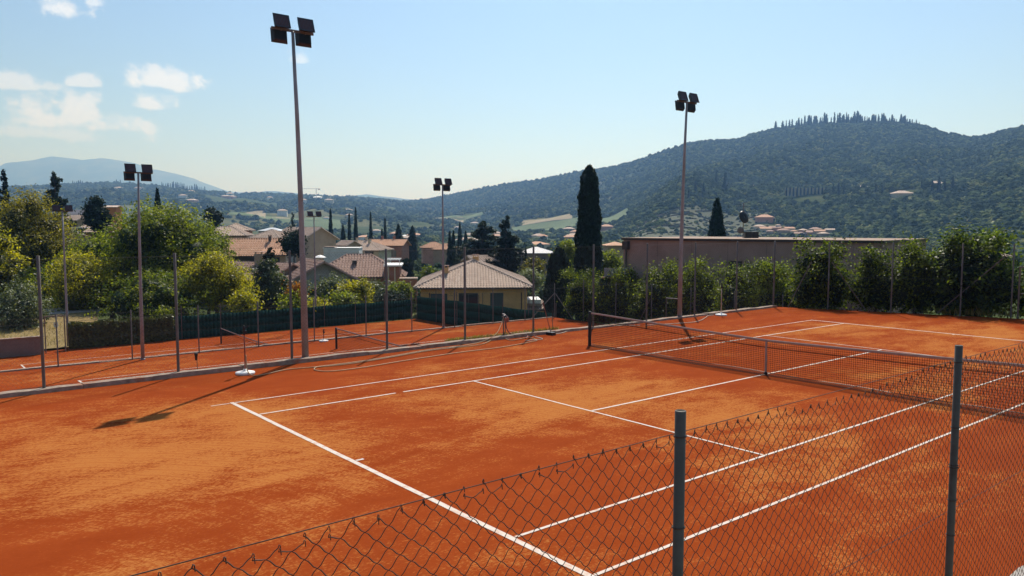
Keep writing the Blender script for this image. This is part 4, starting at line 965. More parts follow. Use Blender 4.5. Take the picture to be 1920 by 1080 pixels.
def house(name, label, x, t, rz, W, D, zb, ze, rise, kind, wall, tile, over=.5, wins=(), chims=(), tiles=None, group=None, z_is_px=False, loc=None, cat='house'):
    p_ = P(x, 425, t) if loc is None else loc
    root = empty(name, (p_[0], p_[1], 0), YAW - rad(90) + rz, label, cat, group)
    mb = MB(); w, d = W / 2, D / 2
    for a, b in (((-w, -d), (w, -d)), ((w, -d), (w, d)), ((w, d), (-w, d)), ((-w, d), (-w, -d))): mb.quad((*a, zb), (*b, zb), (*b, ze), (*a, ze))
    o = over; pitch = rise / (min(w, d) if kind == 'hip' else d); zo = ze - pitch * o
    E = [(-w - o, -d - o), (w + o, -d - o), (w + o, d + o), (-w - o, d + o)]
    roof = MB(); sl = []
    if kind == 'flat':
        mb.quad((-w, -d, ze), (w, -d, ze), (w, d, ze), (-w, d, ze))
        roof.box(-w - o, w + o, -d - o, d + o, ze + .004, ze + .16)
    else:
        if kind == 'hip':
            if W >= D: r0, r1 = (-(w - d), 0), (w - d, 0)
            else: r0, r1 = (0, -(d - w)), (0, d - w)
            zt = ze + rise
            if W >= D: tops = [(r0, r1), (r1, r1), (r1, r0), (r0, r0)]
            else: tops = [(r0, r0), (r0, r1), (r1, r1), (r1, r0)]
            for i in range(4):
                A, B = E[i], E[(i + 1) % 4]; sl.append(((*A, zo), (*B, zo), (*tops[i][1], zt), (*tops[i][0], zt)))
        else:
            zt = ze + rise
            sl.append(((*E[0], zo), (*E[1], zo), (w + o, 0, zt), (-w - o, 0, zt))); sl.append(((*E[2], zo), (*E[3], zo), (-w - o, 0, zt), (w + o, 0, zt)))
            for s_ in (-1, 1): mb.poly([(s_ * w, -d, ze), (s_ * w, d, ze), (s_ * w, 0, zt - .02)][::s_])
        for A, B, C_, D_ in sl:
            pts = [A, B, C_] + ([] if (Vector(C_) - Vector(D_)).length < 1e-4 else [D_]); roof.poly(pts)
            roof.poly([(q[0], q[1], q[2] - .14) for q in pts][::-1])
        for i in range(4):
            A, B = E[i], E[(i + 1) % 4]
            if kind == 'hip' or i in (0, 2): roof.quad((*A, zo - .14), (*B, zo - .14), (*B, zo), (*A, zo))
        if kind == 'gable':
            for s_ in (-1, 1):
                X_ = s_ * (w + o)
                for yy in (-1, 1): roof.quad((X_, yy * (d + o), zo - .14), (X_, 0, zt - .14), (X_, 0, zt), (X_, yy * (d + o), zo))
    mb.build('wall', wall, root)
    rf = roof.build('roof', tile, root)
    if tiles and kind != 'flat':
        tm = MB()
        for A, B, C_, D_ in sl:
            A, B, C_, D_ = map(Vector, (A, B, C_, D_)); e = (B - A).normalized(); a = (D_ - A).dot(e); b = (B - C_).dot(e); upv = (D_ - A) - e * a; Hs = upv.length
            slope_tiles(tm, A, B, Hs, max(a, 0), max(b, 0), upv.normalized(), tiles[0], tiles[1], tiles[0] * .36)
        if kind == 'hip':
            for A, T in [(E[0], tops[0][0]), (E[1], tops[1][0]), (E[2], tops[2][0]), (E[3], tops[3][0])]: tm.tube([(*A, zo + .05), (*T, zt + .05)], .1, 6)
            tm.tube([(*r0, zt + .05), (*r1, zt + .05)], .1, 6) if abs(W - D) > .1 else None
        else: tm.tube([(-w - o, 0, zt + .04), (w + o, 0, zt + .04)], .1, 6)
        ro = tm.build('roof_tiles', tile, rf); ro['kind'] = 'stuff'
        MB().tube([(*E[0], zo - .08), (*E[1], zo - .08)], .06, 6).build('gutter', GUTTER, rf)
    for wd in wins: window(root, *wd[:5], W, D, *(wd[5:]))
    for (cx, cy_, ch, cw) in chims:
        zz = ze + rise * (1 - (max(abs(cx) / w, abs(cy_) / d) if kind == 'hip' else abs(cy_) / d)) if kind != 'flat' else ze
        chimney(rf, cx, cy_, zz, ch, cw, wall)
    return root
T1 = (.27, .42)
# yellow house right behind the windbreak
yh = house('yellow_house', 'yellow house with hipped tile roof behind the green windbreak', 888, 82, rad(3), 10.3, 13.2, -7.5, ZY(538, 76.3) + .3, 2.1, 'hip', PLASTER['yellow'], TILE, .65,
      wins=[(0, -3.4, -4.6, 1.5, 1.9, SHUT, True, True), (0, -.55, -4.55, 1.75, 1.9, SHUT), (0, 2.2, -4.75, 1.15, 2.1, SHUT, True, True)], chims=[(-2.75, -4.2, .75, .22), (.2, -1.0, .7, .3)], tiles=T1)
for x_ in (-4.3, -1.9, -.1 + .9, 4.6): MB().tube([(x_, -6.66, -7), (x_, -6.66, -2.55)], .05, 6).build('downpipe', GUTTER, yh)
MB().box(.45, .8, -6.72, -6.6, -7, -2.45).build('pilaster', PLASTER['yellow'], yh)
house('yellow_house', 'lower wing of the yellow house with a small tiled porch', 1003, 80, rad(3), 2.6, 6, -7.5, ZY(578, 76.5), .5, 'hip', PLASTER['yellow'], TILE, .4, tiles=T1)
bal = empty('balcony', P(996, 425, 78) * [1, 1, 0], YAW - rad(90) + rad(3), 'white balcony on the side of the yellow house', 'balcony')
MB().box(-.9, .9, -1.2, 2.2, ZY(567, 78), ZY(560, 78)).build('parapet', WHITE, bal); MB().box(-1, 1, -1.3, 2.3, ZY(572, 78), ZY(567.5, 78)).build('slab', CONC, bal); MB().tube([(.5, -1, ZY(560, 78)), (.1, -1, ZY(541, 78))], .04, 6).build('strut', WHITE, bal)
# flat roofed brown house behind the laurels: wall runs along the court ends
a_, b_ = np.array([21.3, 24.5]), np.array([24.0, 8.4]); mid = (a_ + b_) / 2; dirv = (b_ - a_) / np.linalg.norm(b_ - a_); Lb = np.linalg.norm(b_ - a_)
fb = empty('flat_roof_house', (mid[0], mid[1], 0), math.atan2(dirv[1], dirv[0]), 'long flat roofed brown house behind the hedge', 'house')
MB().box(-Lb / 2, Lb / 2, 0, 9, -4, 2.93).build('wall', PLASTER['brown'], fb)
for u0 in np.linspace(-Lb / 2 + 2.6, Lb / 2 - 1.5, 6): MB().box(u0 - .012, u0 + .012, -.004, .01, -3.9, 2.9).build('wall_joint', PLASTER['greybrown'], fb)
rf = MB().box(-Lb / 2 - .12, Lb / 2 + .12, -.12, 9.1, 2.934, 3.06).build('roof', GUTTER, fb)
MB().box(-Lb / 2 - .1, Lb / 2 + .1, -.1, 9.08, 3.064, 3.085).build('roof_sheet', CONC, rf)
MB().box(-Lb / 2 + .1, -Lb / 2 + .5, -.35, -.003, 2.3, 2.85).build('rain_head', GUTTER, fb); MB().tube([(-Lb / 2 + .3, -.15, 2.3), (-Lb / 2 + .3, -.15, -3)], .06, 8).build('downpipe', GUTTER, fb)
for u0 in (-Lb / 2 + 8.0, -Lb / 2 + 9.75):
    o = MB()
    for bx in ((-.42, .42, 0, .05), (-.42, .42, 1.15, 1.2), (-.42, -.37, .051, 1.149), (.37, .42, .051, 1.149)): o.box(bx[0], bx[1], -.05, .01, bx[2], bx[3])
    wo = o.build('window', GUTTER, fb); wo.location = (u0, 0, .55); MB().quad((-.37, -.012, .05), (.37, -.012, .05), (.37, -.012, 1.15), (-.37, -.012, 1.15)).build('pane', GLASS, wo)
vs2 = P(1408, 440, 51); vent = empty('roof_vent', (vs2[0], vs2[1], 3.07), YAW - rad(90), 'pair of dark vent boxes on the flat roof', 'vent')
for dx in (-.22, .24): MB().box(dx - .2, dx + .2, -.2, .2, 0, .42).build('vent_box', BLACK, vent)
dish = empty('satellite_dish', (vs2[0], vs2[1] + .6, 3.07), YAW - rad(90), 'dark satellite dish on a mast above the flat roof', 'satellite dish')
MB().tube([(0, 0, 0), (0, 0, 2.3)], .025, 8).build('mast', STEELD, dish)
dm = MB(); prof = [(.001, .09), (.15, .075), (.28, .035), (.37, 0)]; dm.lathe(prof, sides=20); dd = dm.build('dish', BLACK, dish, True); dd.location = (0, -.1, 1.38); dd.rotation_euler = (rad(72), 0, rad(24)); dd.scale = (1, 1.15, 1)
so = dd.modifiers.new('thick', 'SOLIDIFY'); so.thickness = .012
MB().tube([(.1, -.1, 1.2), (.5, .1, 1.25)], .015, 6).build('feed_arm', WHITE, dish); MB().box(.47, .56, .06, .14, 1.22, 1.3).build('receiver', WHITE, dish)
ant = MB()
for z_, l_ in ((1.95, .3), (2.1, .42), (2.28, .35)): ant.tube([(-l_, 0, z_), (l_, .1, z_ + .05)], .008, 5)
ant.tube([(0, -.4, 2.2), (0, .4, 2.2)], .008, 5); ant.build('antenna', STEEL, dish)
dm = MB(); dm.lathe([(.001, .07), (.12, .05), (.22, 0)], sides=16); d2 = dm.build('small_dish', STEELD, dish, True); d2.location = (-.2, -.1, .52); d2.rotation_euler = (rad(75), 0, rad(-30))
gl = P(1150, 510, 51); gb = empty('glass_balustrade', (gl[0], gl[1], 0), math.atan2(dirv[1], dirv[0]) + rad(40), 'glass balustrade at the end of the flat roofed house', 'balustrade')
MB().box(-.6, .9, -.01, .01, ZY(519, 51), ZY(502, 51)).build('pane', glass_mat('pale_glass', (.25, .32, .35)), gb); MB().box(-.8, 1.0, -.1, .3, ZY(522, 51), ZY(519.3, 51)).build('slab', CONC, gb)

# brown tiled house and its neighbours on the left
T2 = (.36, .5)
house('brown_house', 'brown tiled house with big square chimney on the left', 478, 92, rad(-28), 10.5, 7.5, -6, ZY(518, 90), 1.5, 'gable', PLASTER['tan'], TILER, .7, wins=[(0, -2.6, -3.6, .8, 1.6, SHUT), (0, -.8, -3.6, .8, 1.6, SHUT), (0, 1.2, -3.6, .9, 1.6, SHUT)], chims=[(1.2, -.2, 1.15, .6)], tiles=T2)
house('gable_house', 'grey gable wall seen behind the tallest mast', 588, 90, rad(-62), 8, 7.2, -6, ZY(522, 88), 1.95, 'gable', PLASTER['grey'], TILER, .6, tiles=T2)
house('long_roof_house', 'house with long sunlit tiled roof above the brown house', 470, 120, rad(4), 9.8, 7, -5, ZY(474, 117), 2.1, 'gable', PLASTER['dark'], TILEO, .7, chims=[(3.0, -.6, .7, .2)], tiles=T2)
house('tiled_house', 'small tiled house at the end of the long roof', 518, 117, rad(8), 3.2, 4.6, -5, ZY(476, 115), .75, 'gable', PLASTER['tan'], TILEO, .4, wins=[(0, .3, -2.0, .8, 1.3, SHUTB)], tiles=T2)
house('hip_house', 'hipped roof just above the long sunlit roof', 510, 150, rad(-14), 6.5, 6, -6, ZY(446, 147), 1.5, 'hip', PLASTER['grey'], TILE, .5, tiles=T2)
house('gable_house', 'tiled gable house beside the dark conifer', 570, 160, rad(-38), 10, 8, -7, ZY(446, 157), 2.1, 'gable', PLASTER['tan'], TILE, .6, tiles=T2)
house('hip_house', 'topmost hipped house with orange walls on the left', 443, 175, rad(10), 6, 6, -6, ZY(430, 172), 1.3, 'hip', PLASTER['orange'], TILE, .6, tiles=(.45, .6))
house('hip_house', 'wide hipped roof below the orange walled house', 425, 160, rad(6), 8.2, 6, -6, ZY(439, 157), 1.5, 'hip', PLASTER['tan'], TILE, .6, tiles=(.45, .6))
house('dome_roof_shed', 'pale metal roofed building left of the gable house', 510, 220, 0, 6, 5, -8, ZY(432, 218), .8, 'hip', PLASTER['grey'], plain('pale_metal_roof', (.5, .52, .53), .5, .1), .3)
# brick house with brown roof in the middle
bh = house('brick_house', 'brick house with broad brown roof and skylight in the middle', 672, 112, rad(6), 12.8, 9.5, -7.5, ZY(516, 108), 2.75, 'hip', PLASTER['brick'], TILER, .35, tiles=(.4, .6))
MB().box(-.7, -.1, -2.6, -2.0, ZY(495, 109), ZY(488.5, 109)).build('skylight', GUTTER, bh)
MB().box(-3.2, -2.1, -5.6, -4.6, ZY(516, 107), ZY(513, 107)).build('porch_roof', TILER, bh)
wing = empty('brick_wing', P(736, 425, 108) * [1, 1, 0], YAW - rad(90) + rad(6), 'brick wing with white roof terrace and pergola', 'house')
MB().box(-1.05, 1.0, -2.5, 4, -7.5, ZY(498, 108)).build('wall', PLASTER['brick'], wing); MB().box(-1.15, 1.3, -2.9, 4.2, ZY(497.6, 108), ZY(495, 108)).build('terrace_slab', WHITE, wing)
for k in range(4): MB().box(-1.1, 1.1, -2.6 + k * 1.9, -2.45 + k * 1.9, ZY(486.3, 108), ZY(485.2, 108)).build('pergola_beam', WHITE, wing)
for dx in (-1.0, 1.0): MB().box(dx - .05, dx + .05, -2.6, -2.5, ZY(494.9, 108), ZY(486.4, 108)).build('pergola_post', WHITE, wing)
for dx in (-.5, .35): MB().box(dx - .08, dx + .08, -2.6, -2.505, -7.5, ZY(499, 108)).build('pier', PLASTER['cream'], wing)
house('garden_wall_house', 'low brick outbuilding right of the brick house', 765, 100, rad(6), 2.2, 2.4, -7.5, ZY(524, 99), .2, 'flat', PLASTER['brick'], CONC, .06)
house('white_house', 'white box shaped house with roof terrace', 643, 150, rad(3), 6.6, 5, -8, ZY(466, 147), .2, 'flat', PLASTER['white'], WHITE, .08, wins=[(0, .5, -3.2, 1.2, 1, SHUT)])
house('grey_tower_house', 'grey stair tower attached to the white house', 619, 149, rad(3), 1.9, 3, -8, ZY(464, 147), .2, 'flat', PLASTER['grey'], CONC, .05)
house('hip_house', 'cream house with hipped roof and several chimneys', 680, 185, rad(-12), 11, 8, -9, ZY(467, 181), 1.9, 'hip', PLASTER['cream'], TILE, .6, wins=[(0, 1.0, -3.3, .9, 1.4, SHUT), (0, 3.2, -3.3, 2.0, 1.4, SHUT), (0, -.6, -3.3, .8, 1.4, SHUTB)], chims=[(-1.2, -.6, .9, .22), (.8, .2, .9, .22), (2.2, -1.4, .9, .25), (1.6, .8, .7, .2)], tiles=(.45, .6))
house('hip_house', 'tiled house with veranda behind the cream house', 730, 205, rad(-8), 8.5, 7, -9, ZY(459, 201), 1.3, 'gable', PLASTER['brick'], TILEO, .6, wins=[(0, -1.2, -3.9, 1.8, 1.6, SHUTB), (0, 2.0, -3.9, 1.6, 1.6, SHUTB)], chims=[(-2, .3, .8, .22), (1.2, .2, .8, .25)], tiles=(.45, .6))
house('tiled_house', 'small gable roof left of the cream house', 652, 175, rad(-40), 4, 3.5, -9, ZY(459, 173), .9, 'gable', PLASTER['tan'], TILE, .4, tiles=(.45, .6))
house('tiled_house', 'pinkish tiled roofs right of the rounded cypresses', 813, 235, rad(10), 7, 6, -11, ZY(463, 232), 1.4, 'hip', PLASTER['pink'], TILEO, .5, tiles=(.5, .7))
house('tiled_house', 'tiled roof left of the twin cypresses', 836, 215, rad(-8), 6, 5, -11, ZY(466, 213), 1.3, 'hip', PLASTER['tan'], TILEO, .5, tiles=(.5, .7))
house('tiled_house', 'tiled roof peeking behind the yellow house chimney', 902, 108, rad(30), 3.6, 3.2, -8, ZY(488, 107), .6, 'gable', PLASTER['tan'], TILE, .4, tiles=T2)
house('grey_building', 'grey building with pale hipped roof behind the cedars', 1005, 155, rad(-4), 6.6, 6, -10, ZY(473, 152), 1.0, 'hip', PLASTER['greybrown'], plain('pale_slate_roof', (.42, .42, .43), .6, .12), .4, wins=[(0, -1.2, -3.2, 1.1, 1, SHUT), (0, 1.4, -3.2, 1.1, 1, SHUT)])
house('tiled_house', 'flat tiled house left of the flat roofed house', 1154, 135, rad(5), 3.4, 4, -10, ZY(459, 133), .5, 'hip', PLASTER['tan'], TILEO, .3)
house('pink_house', 'pink house behind the small conifer on the right', 1857, 125, rad(-30), 5.5, 5, -9, ZY(480, 122), .6, 'hip', PLASTER['pink'], TILE, .3, wins=[(0, 1.5, -1.9, .5, .8, SHUT)], tiles=T2)
house('brick_house', 'brick gable with pale tiles behind the gold green thicket', 182, 112, rad(-6), 3.4, 4.5, -4, ZY(434, 110), .9, 'gable', PLASTER['brick'], TILE, .3, wins=[], tiles=T2)
house('glazed_porch', 'dark glazed porch with white frame behind the yellowish tree', 148, 111, rad(-4), 2.8, 3, -4, ZY(428, 110), .2, 'flat', PLASTER['dark'], WHITE, .12, wins=[(0, -.7, 2.4, .9, .75, WHITE), (0, .65, 2.4, .9, .75, WHITE)])
house('tiled_house', 'tiled gable left of the rounded conifer', 152, 140, rad(-30), 4.5, 4, -3, ZY(412, 138), .8, 'gable', PLASTER['tan'], TILE, .4, tiles=T2)
house('orange_house', 'orange walled house right of the rounded conifer', 213, 165, rad(5), 2.4, 3, -3, ZY(388, 164), .3, 'gable', PLASTER['orange'], TILE, .3)
house('grey_roof_house', 'grey slate roof left of the rounded conifer', 155, 170, rad(-10), 4.5, 4, -3, ZY(402, 168), 1.0, 'gable', PLASTER['orange'], plain('slate_roof', (.12, .12, .14), .7, .15), .4)
shedw = empty('garden_wall', P(150, 425, 95) * [1, 1, 0], YAW - rad(90) + rad(-25), 'sloping garden wall with stone coping among the left trees', 'wall')
MB().poly([(-3.2, 0, -4), (3.2, 0, -4), (3.2, 0, ZY(449, 95)), (-3.2, 0, ZY(431, 95))]).build('wall_face', PLASTER['tan'], shedw); MB().tube([(-3.2, 0, ZY(431, 95)), (3.2, 0, ZY(449, 95))], .12, 6).build('coping', CONC, shedw)
um = P(600, 480, 128); uu = empty('garden_parasol', (um[0], um[1], um[2] - 2), 0, 'open white garden parasol among the gardens', 'parasol')
MB().lathe([(.001, 2.2), (.5, 2.05), (1.0, 1.78), (1.0, 1.72)], sides=10).build('canopy', WHITE, uu); MB().tube([(0, 0, -.8), (0, 0, 2.15)], .03, 6).build('pole', STEEL, uu)

# far houses on the hills and in the valley
CLEAR = []
def far_house(label, x, yb, wpx, hpx, wall, tile, rz=0., kind='hip', group=None):
    """distant house standing on the ground seen at row yb"""
    t = t_on(x, yb); W = wpx / FOC * t; p_ = P(x, 425, t); zb = gz(p_[0], p_[1]); CLEAR.append((x, wpx * .75, t))
    return house('hill_house', label, x, t, rz, W, W * .7, zb - 3, zb + hpx / FOC * t, W * .14, kind, wall, tile, W * .05, group=group)
for args in [('cream villa among cypresses high on the right hill', 1688, 367, 34, 4, 'cream', TILE), ('small cream farmhouse on the hill above the dish', 1416, 354, 14, 5, 'cream', TILE), ('red walled farmhouse behind the satellite dish', 1433, 415, 32, 8, 'pink', TILEO),
             ('pale chapel among the hamlet roofs', 1459, 431, 9, 9, 'white', TILE), ('villa half hidden by cypresses on the right hill', 1750, 348, 26, 4, 'cream', TILE), ('tiled farmhouse on the spur beside the great cypress', 1137, 431, 24, 7, 'pink', TILEO),
             ('white hotel under the crane on the far left hill', 597, 374, 18, 3, 'white', WHITE), ('pale farmhouse on the far left hill', 225, 356, 14, 3, 'cream', TILE), ('farmhouse group in the middle of the valley', 890, 422, 14, 4, 'cream', TILE),
             ('white farm in the valley left of the cedars', 858, 430, 12, 4, 'white', TILE), ('pale villa on the left hillside', 345, 370, 14, 3, 'white', TILE), ('cream villa above the fields', 655, 407, 14, 4, 'cream', TILE),
             ('cottage beyond the fields on the left', 612, 411, 10, 3, 'white', TILE), ('long shed in the valley behind the cypress row', 705, 436, 16, 4, 'grey', TILE), ('white workshop behind the rounded cypresses', 760, 447, 14, 5, 'white', WHITE),
             ('low house in the valley right of the cedars', 1010, 446, 22, 5, 'cream', TILE), ('pale house below the vineyard right of the cedars', 1075, 446, 26, 5, 'tan', TILE), ('farmhouse beside the hill lane on the right', 1615, 356, 24, 4, 'pink', TILE)]:
    far_house(args[0], args[1], args[2], args[3], args[4], PLASTER[args[5]], args[6], rad(rk.uniform(-25, 25)))
rv = random.Random(21)
ORD = ['leftmost', 'second', 'third', 'fourth', 'fifth', 'sixth', 'seventh', 'eighth', 'ninth', 'tenth', 'eleventh', 'twelfth', 'thirteenth', 'rightmost']
for i in range(14):       # the hamlet beyond the flat roof
    x = 1426 + i * 10 + rv.uniform(-3, 3)
    far_house('%s tiled house of the hamlet beyond the flat roof' % ORD[i] + (' counted from the chapel side' if 0 < i < 13 else ''), x, 433 + (i * 7 % 5) * 2.2 - (4 if i < 5 else 0), rv.uniform(13, 23), 4.5, PLASTER[rv.choice(['pink', 'tan', 'cream'])], rv.choice([TILEO, TILE, TILER]), rad(rv.uniform(-30, 30)), 'gable' if i % 2 else 'hip', 'roofs of the hamlet')
for i in range(14):       # houses scattered over the valley floor
    x = rv.uniform(590, 1090); t = rv.uniform(420, 900)
    p_ = P(x, 425, t); z_ = gz(p_[0], p_[1]); W = rv.uniform(9, 15)
    house('valley_house', 'small distant house scattered in the valley', x, t, rad(rv.uniform(-40, 40)), W, W * .7, z_ - 3, z_ + rv.uniform(3.5, 5.5), 1.6, 'hip', PLASTER[rv.choice(['cream', 'pink', 'white', 'tan'])], rv.choice([TILEO, TILE]), .5, group='distant houses in the valley')
for i in range(16):       # specks of houses over the left hill
    x = rv.uniform(120, 740); t = rv.uniform(1300, 2300); p_ = P(x, 425, t); z_ = gz(p_[0], p_[1]); W = rv.uniform(13, 24)
    house('hillside_house', 'tiny pale house on the far left hillside', x, t, rad(rv.uniform(-40, 40)), W, W * .6, z_ - 5, z_ + 9, 2.5, 'hip', PLASTER[rv.choice(['cream', 'white', 'pink'])], TILE, .6, group='tiny houses on the far hill')
# construction crane on the far hill
cp = P(593, 365, 1900); cr = empty('tower_crane', (cp[0], cp[1], gz(cp[0], cp[1])), YAW - rad(90), 'thin tower crane on the far left hill', 'crane')
hc = ZY(354, 1900) - gz(cp[0], cp[1]); MB().box(-.5, .5, -.5, .5, 0, hc).build('tower', STEEL, cr); MB().box(-32, 9, -.4, .4, hc - 1.2, hc - .4).build('jib', STEEL, cr); MB().box(5, 9, -.8, .8, hc - 3.5, hc - 1.3).build('counterweight', CONC, cr)
# colonnade of cypress like pillars on the hill terrace
TT = t_on(1512, 366); tw_ = P(1512, 356, TT); tc_ = empty('hill_terrace', (tw_[0], tw_[1], 0), YAW - rad(90), 'long pale terrace with dark pillars on the right hill', 'terrace')
MB().box(-21, 21, .6, 1.2, ZY(370, TT), ZY(353, TT)).build('wall', PLASTER['cream'], tc_)
for k in range(12): MB().lathe([(.9, 0), (1.05, 3), (.8, 8), (.2, 10.2), (.01, 10.4)], (-20 + k * 3.6, 0, ZY(369, TT)), 7).build('pillar_cypress', LM['dark'], tc_)

# rows of cypresses on the skyline
proto = [cypress_meshes(1.0, .12, 130, .11, 300 + k, LM['dark'], blunt=bl) for k, bl in enumerate((.05, .15, .3, .55))]
def sky_cypress(x, t, hpx, wk, label, group, zoff=0):
    p_ = P(x, 425, t); z = gz(p_[0], p_[1]) - 1.0; h = hpx / FOC * t + 1
    o = link('cypress_tree', proto[rv.randrange(4)], None, (p_[0], p_[1], z), rv.uniform(0, 6)); s = h * wk; o.scale = (s, s, h); tag(o, label, 'tree', group)
xs = [1449, 1461] + list(np.arange(1470, 1508, 5.5)) + list(np.arange(1507, 1545, 4.2)) + list(np.arange(1553, 1592, 5.2)) + list(np.arange(1592, 1694, 3.6)) + list(np.arange(1699, 1718, 4.2))
for x in xs: sky_cypress(x + rv.uniform(-1.5, 1.5), float(tA(x)) - rv.uniform(0, 18), rv.uniform(9, 20) * (1.15 if 1540 < x < 1600 else .95) * (.7 if x > 1698 else 1), rv.uniform(.7, 2.0), 'small dark cypress on the crest of the right hill', 'cypresses on the hill crest')
for k in range(26): sky_cypress(306 + k * 3.2 + rv.uniform(-1, 1), 2560, rv.uniform(6, 11), 1.1, 'tiny cypress along the far left ridge', 'cypresses on the far left ridge')
for k in range(9): sky_cypress(140 + k * 3.6 + (60 if k > 5 else 0), 2560, rv.uniform(5, 9), 1.4, 'tiny cypress along the far left ridge', 'cypresses on the far left ridge')
for x, t, h in [(x_, t_on(x_, y_), h_) for x_, y_, h_ in [(1745, 372, 30), (1757, 370, 34), (1768, 365, 26), (1783, 362, 28), (1725, 360, 20), (1640, 368, 20), (1652, 368, 18), (1303, 365, 22), (1318, 370, 24), (1341, 352, 28), (1358, 362, 34), (1290, 378, 20), (1316, 380, 18), (1237, 374, 14), (1560, 368, 20), (1570, 368, 22), (1580, 368, 18), (1342, 378, 15)]]:
    sky_cypress(x, t, h, rv.uniform(.9, 1.3), 'dark cypress standing on the slope of the right hill', 'cypresses on the hill slope')

# ------------------------------------------------------------------ fields, terraces and woods
def draped(name, label, x0, x1, t0, t1, m, nx=24, nt=10, lift=.6, skew=0):
    gx_, gt_ = np.meshgrid(np.linspace(0, 1, nx), np.linspace(0, 1, nt)); T = t0 + (t1 - t0) * gt_; Xp = x0 + (x1 - x0) * gx_ + skew * gt_
    s = T * (Xp - 960) / FOC; X = CAM[0] + FH[0] * T + RV[0] * s; Y = CAM[1] + FH[1] * T + RV[1] * s; Z = ground_xy(X, Y) + lift
    i_ = np.arange(nx * nt).reshape(nt, nx); F = np.stack([i_[:-1, :-1], i_[:-1, 1:], i_[1:, 1:], i_[1:, :-1]], -1).reshape(-1, 4)
    return tag(link(name, np_mesh(name, np.stack([X, Y, Z], -1).reshape(-1, 3), F, m, True)), label, kind='structure')
def field_mat(name, a, b, scale):
    m, N, L, B = new_mat(name); v = npos(N); w = N.new('ShaderNodeTexWave'); w.inputs['Scale'].default_value = scale; w.inputs['Distortion'].default_value = 2; w.inputs['Detail'].default_value = 2; L.new(v, w.inputs[0])
    cc = nmix(N, L, nmath(N, L, 'MULTIPLY', w.outputs[1], nnoise(N, L, .05, 3, .5, v)), a, b); L.new(cc, B.inputs['Base Color']); B.inputs['Roughness'].default_value = 1; return m
VINE = field_mat('vineyard_rows', (.055, .095, .022), (.14, .165, .055), .12); MEAD = field_mat('meadow', (.08, .125, .035), (.15, .175, .06), .02); STUB = field_mat('stubble', (.25, .2, .11), (.32, .26, .15), .05); OLIVEG = field_mat('olive_slope_grass', (.05, .06, .026), (.11, .105, .05), .09)
FIELDS = [('field', lab, x0, x1, t_on((x0 + x1) / 2, yb), t_on((x0 + x1) / 2, yt), m) for lab, x0, x1, yt, yb, m in [
    ('green meadow strip beyond the town', 432, 600, 407, 417, MEAD), ('tan stubble strip above the meadow', 428, 500, 400, 405, STUB), ('vineyard slope behind the two lamp mast', 566, 640, 409, 430, VINE), ('small stubble field by the meadow', 508, 545, 408, 411, STUB),
    ('vineyard right of the cedars', 958, 1085, 418, 438, VINE), ('tan strip above the vineyard', 978, 1072, 411, 416, STUB), ('pale green clearing on the middle hill', 822, 905, 405, 414, MEAD), ('narrow meadow below the spur', 1122, 1180, 405, 416, VINE), ('straw coloured strip on the middle hill', 805, 870, 407, 411, STUB)]]
for f_ in FIELDS: draped(*f_)
draped('field', 'terraced olive slope below the right hill', 1182, 1440, 470, t_on(1300, 384), OLIVEG, 60, 40, .5)
WALLM = plain('terrace_stone', (.15, .125, .09), .95, .25, .4)
for k in range(13):
    xp0, xp1 = 1185 + rv.uniform(-10, 40), rv.uniform(1330, 1450); t = t_on(1300, 442 - k * 4.6); nn = 26; mb = MB(); prev = None
    for j in range(nn + 1):
        xp = xp0 + (xp1 - xp0) * j / nn; tj = t + 14 * math.sin(xp * .02 + k) + rv.uniform(-1.5, 1.5); p_ = P(xp, 425, tj); z_ = gz(p_[0], p_[1]); cur = ((p_[0], p_[1], z_ - .5), (p_[0], p_[1], z_ + 1.5), (p_[0] + FH[0] * .8, p_[1] + FH[1] * .8, z_ + 1.5))
        if prev and rv.random() > .3: mb.quad(prev[0], cur[0], cur[1], prev[1]); mb.quad(prev[1], cur[1], cur[2], prev[2])
        prev = cur
    tag(mb.build('terrace_wall', WALLM), 'low dry stone terrace wall on the olive slope', 'wall', 'terrace walls on the olive slope')
ln = draped('lane', 'pale lane winding up the olive slope', 1412, 1440, t_on(1420, 378), t_on(1420, 372), STUB, 10, 4, .9, -20)

# canopy prototypes for the woods
def canopy(seed, c, c2, squash):
    rng = np.random.default_rng(seed); bm = bmesh.new(); bmesh.ops.create_icosphere(bm, subdivisions=3, radius=1)
    ph = rng.random((6, 4)) * 6.28; k = rng.normal(size=(6, 3)) * 2.6
    for v in bm.verts:
        p_ = np.array(v.co); d = sum(.09 * math.sin(k[i] @ p_ + ph[i, 0]) for i in range(6)) + .13 * rng.normal()
        v.co = Vector(p_ * (1 + d)); v.co.z = v.co.z * squash + squash * .55
    me = bpy.data.meshes.new('canopy'); bm.to_mesh(me); bm.free()
    m, N, L, B = new_mat('woodland_canopy'); oi = N.new('ShaderNodeObjectInfo'); n_ = nnoise(N, L, 2.2, 3, .7, nobj(N))
    cc = nmix(N, L, nmath(N, L, 'ADD', nmath(N, L, 'MULTIPLY', oi.outputs['Random'], .7), nmath(N, L, 'MULTIPLY', n_, .4), True), c, c2)
    L.new(cc, B.inputs['Base Color']); B.inputs['Roughness'].default_value = 1; B.inputs['Specular IOR Level'].default_value = .05
    me.materials.append(m); return me
CP = bpy.data.collections.new('woodland_prototypes')
for i, (c, c2, sq) in enumerate([((.03, .05, .016), (.13, .155, .042), .62), ((.022, .042, .018), (.09, .12, .038), .74), ((.06, .075, .022), (.19, .195, .06), .55), ((.018, .034, .016), (.05, .07, .028), .95)]):
    o = bpy.data.objects.new('canopy_%d' % i, canopy(400 + i, c, c2, sq)); CP.objects.link(o)
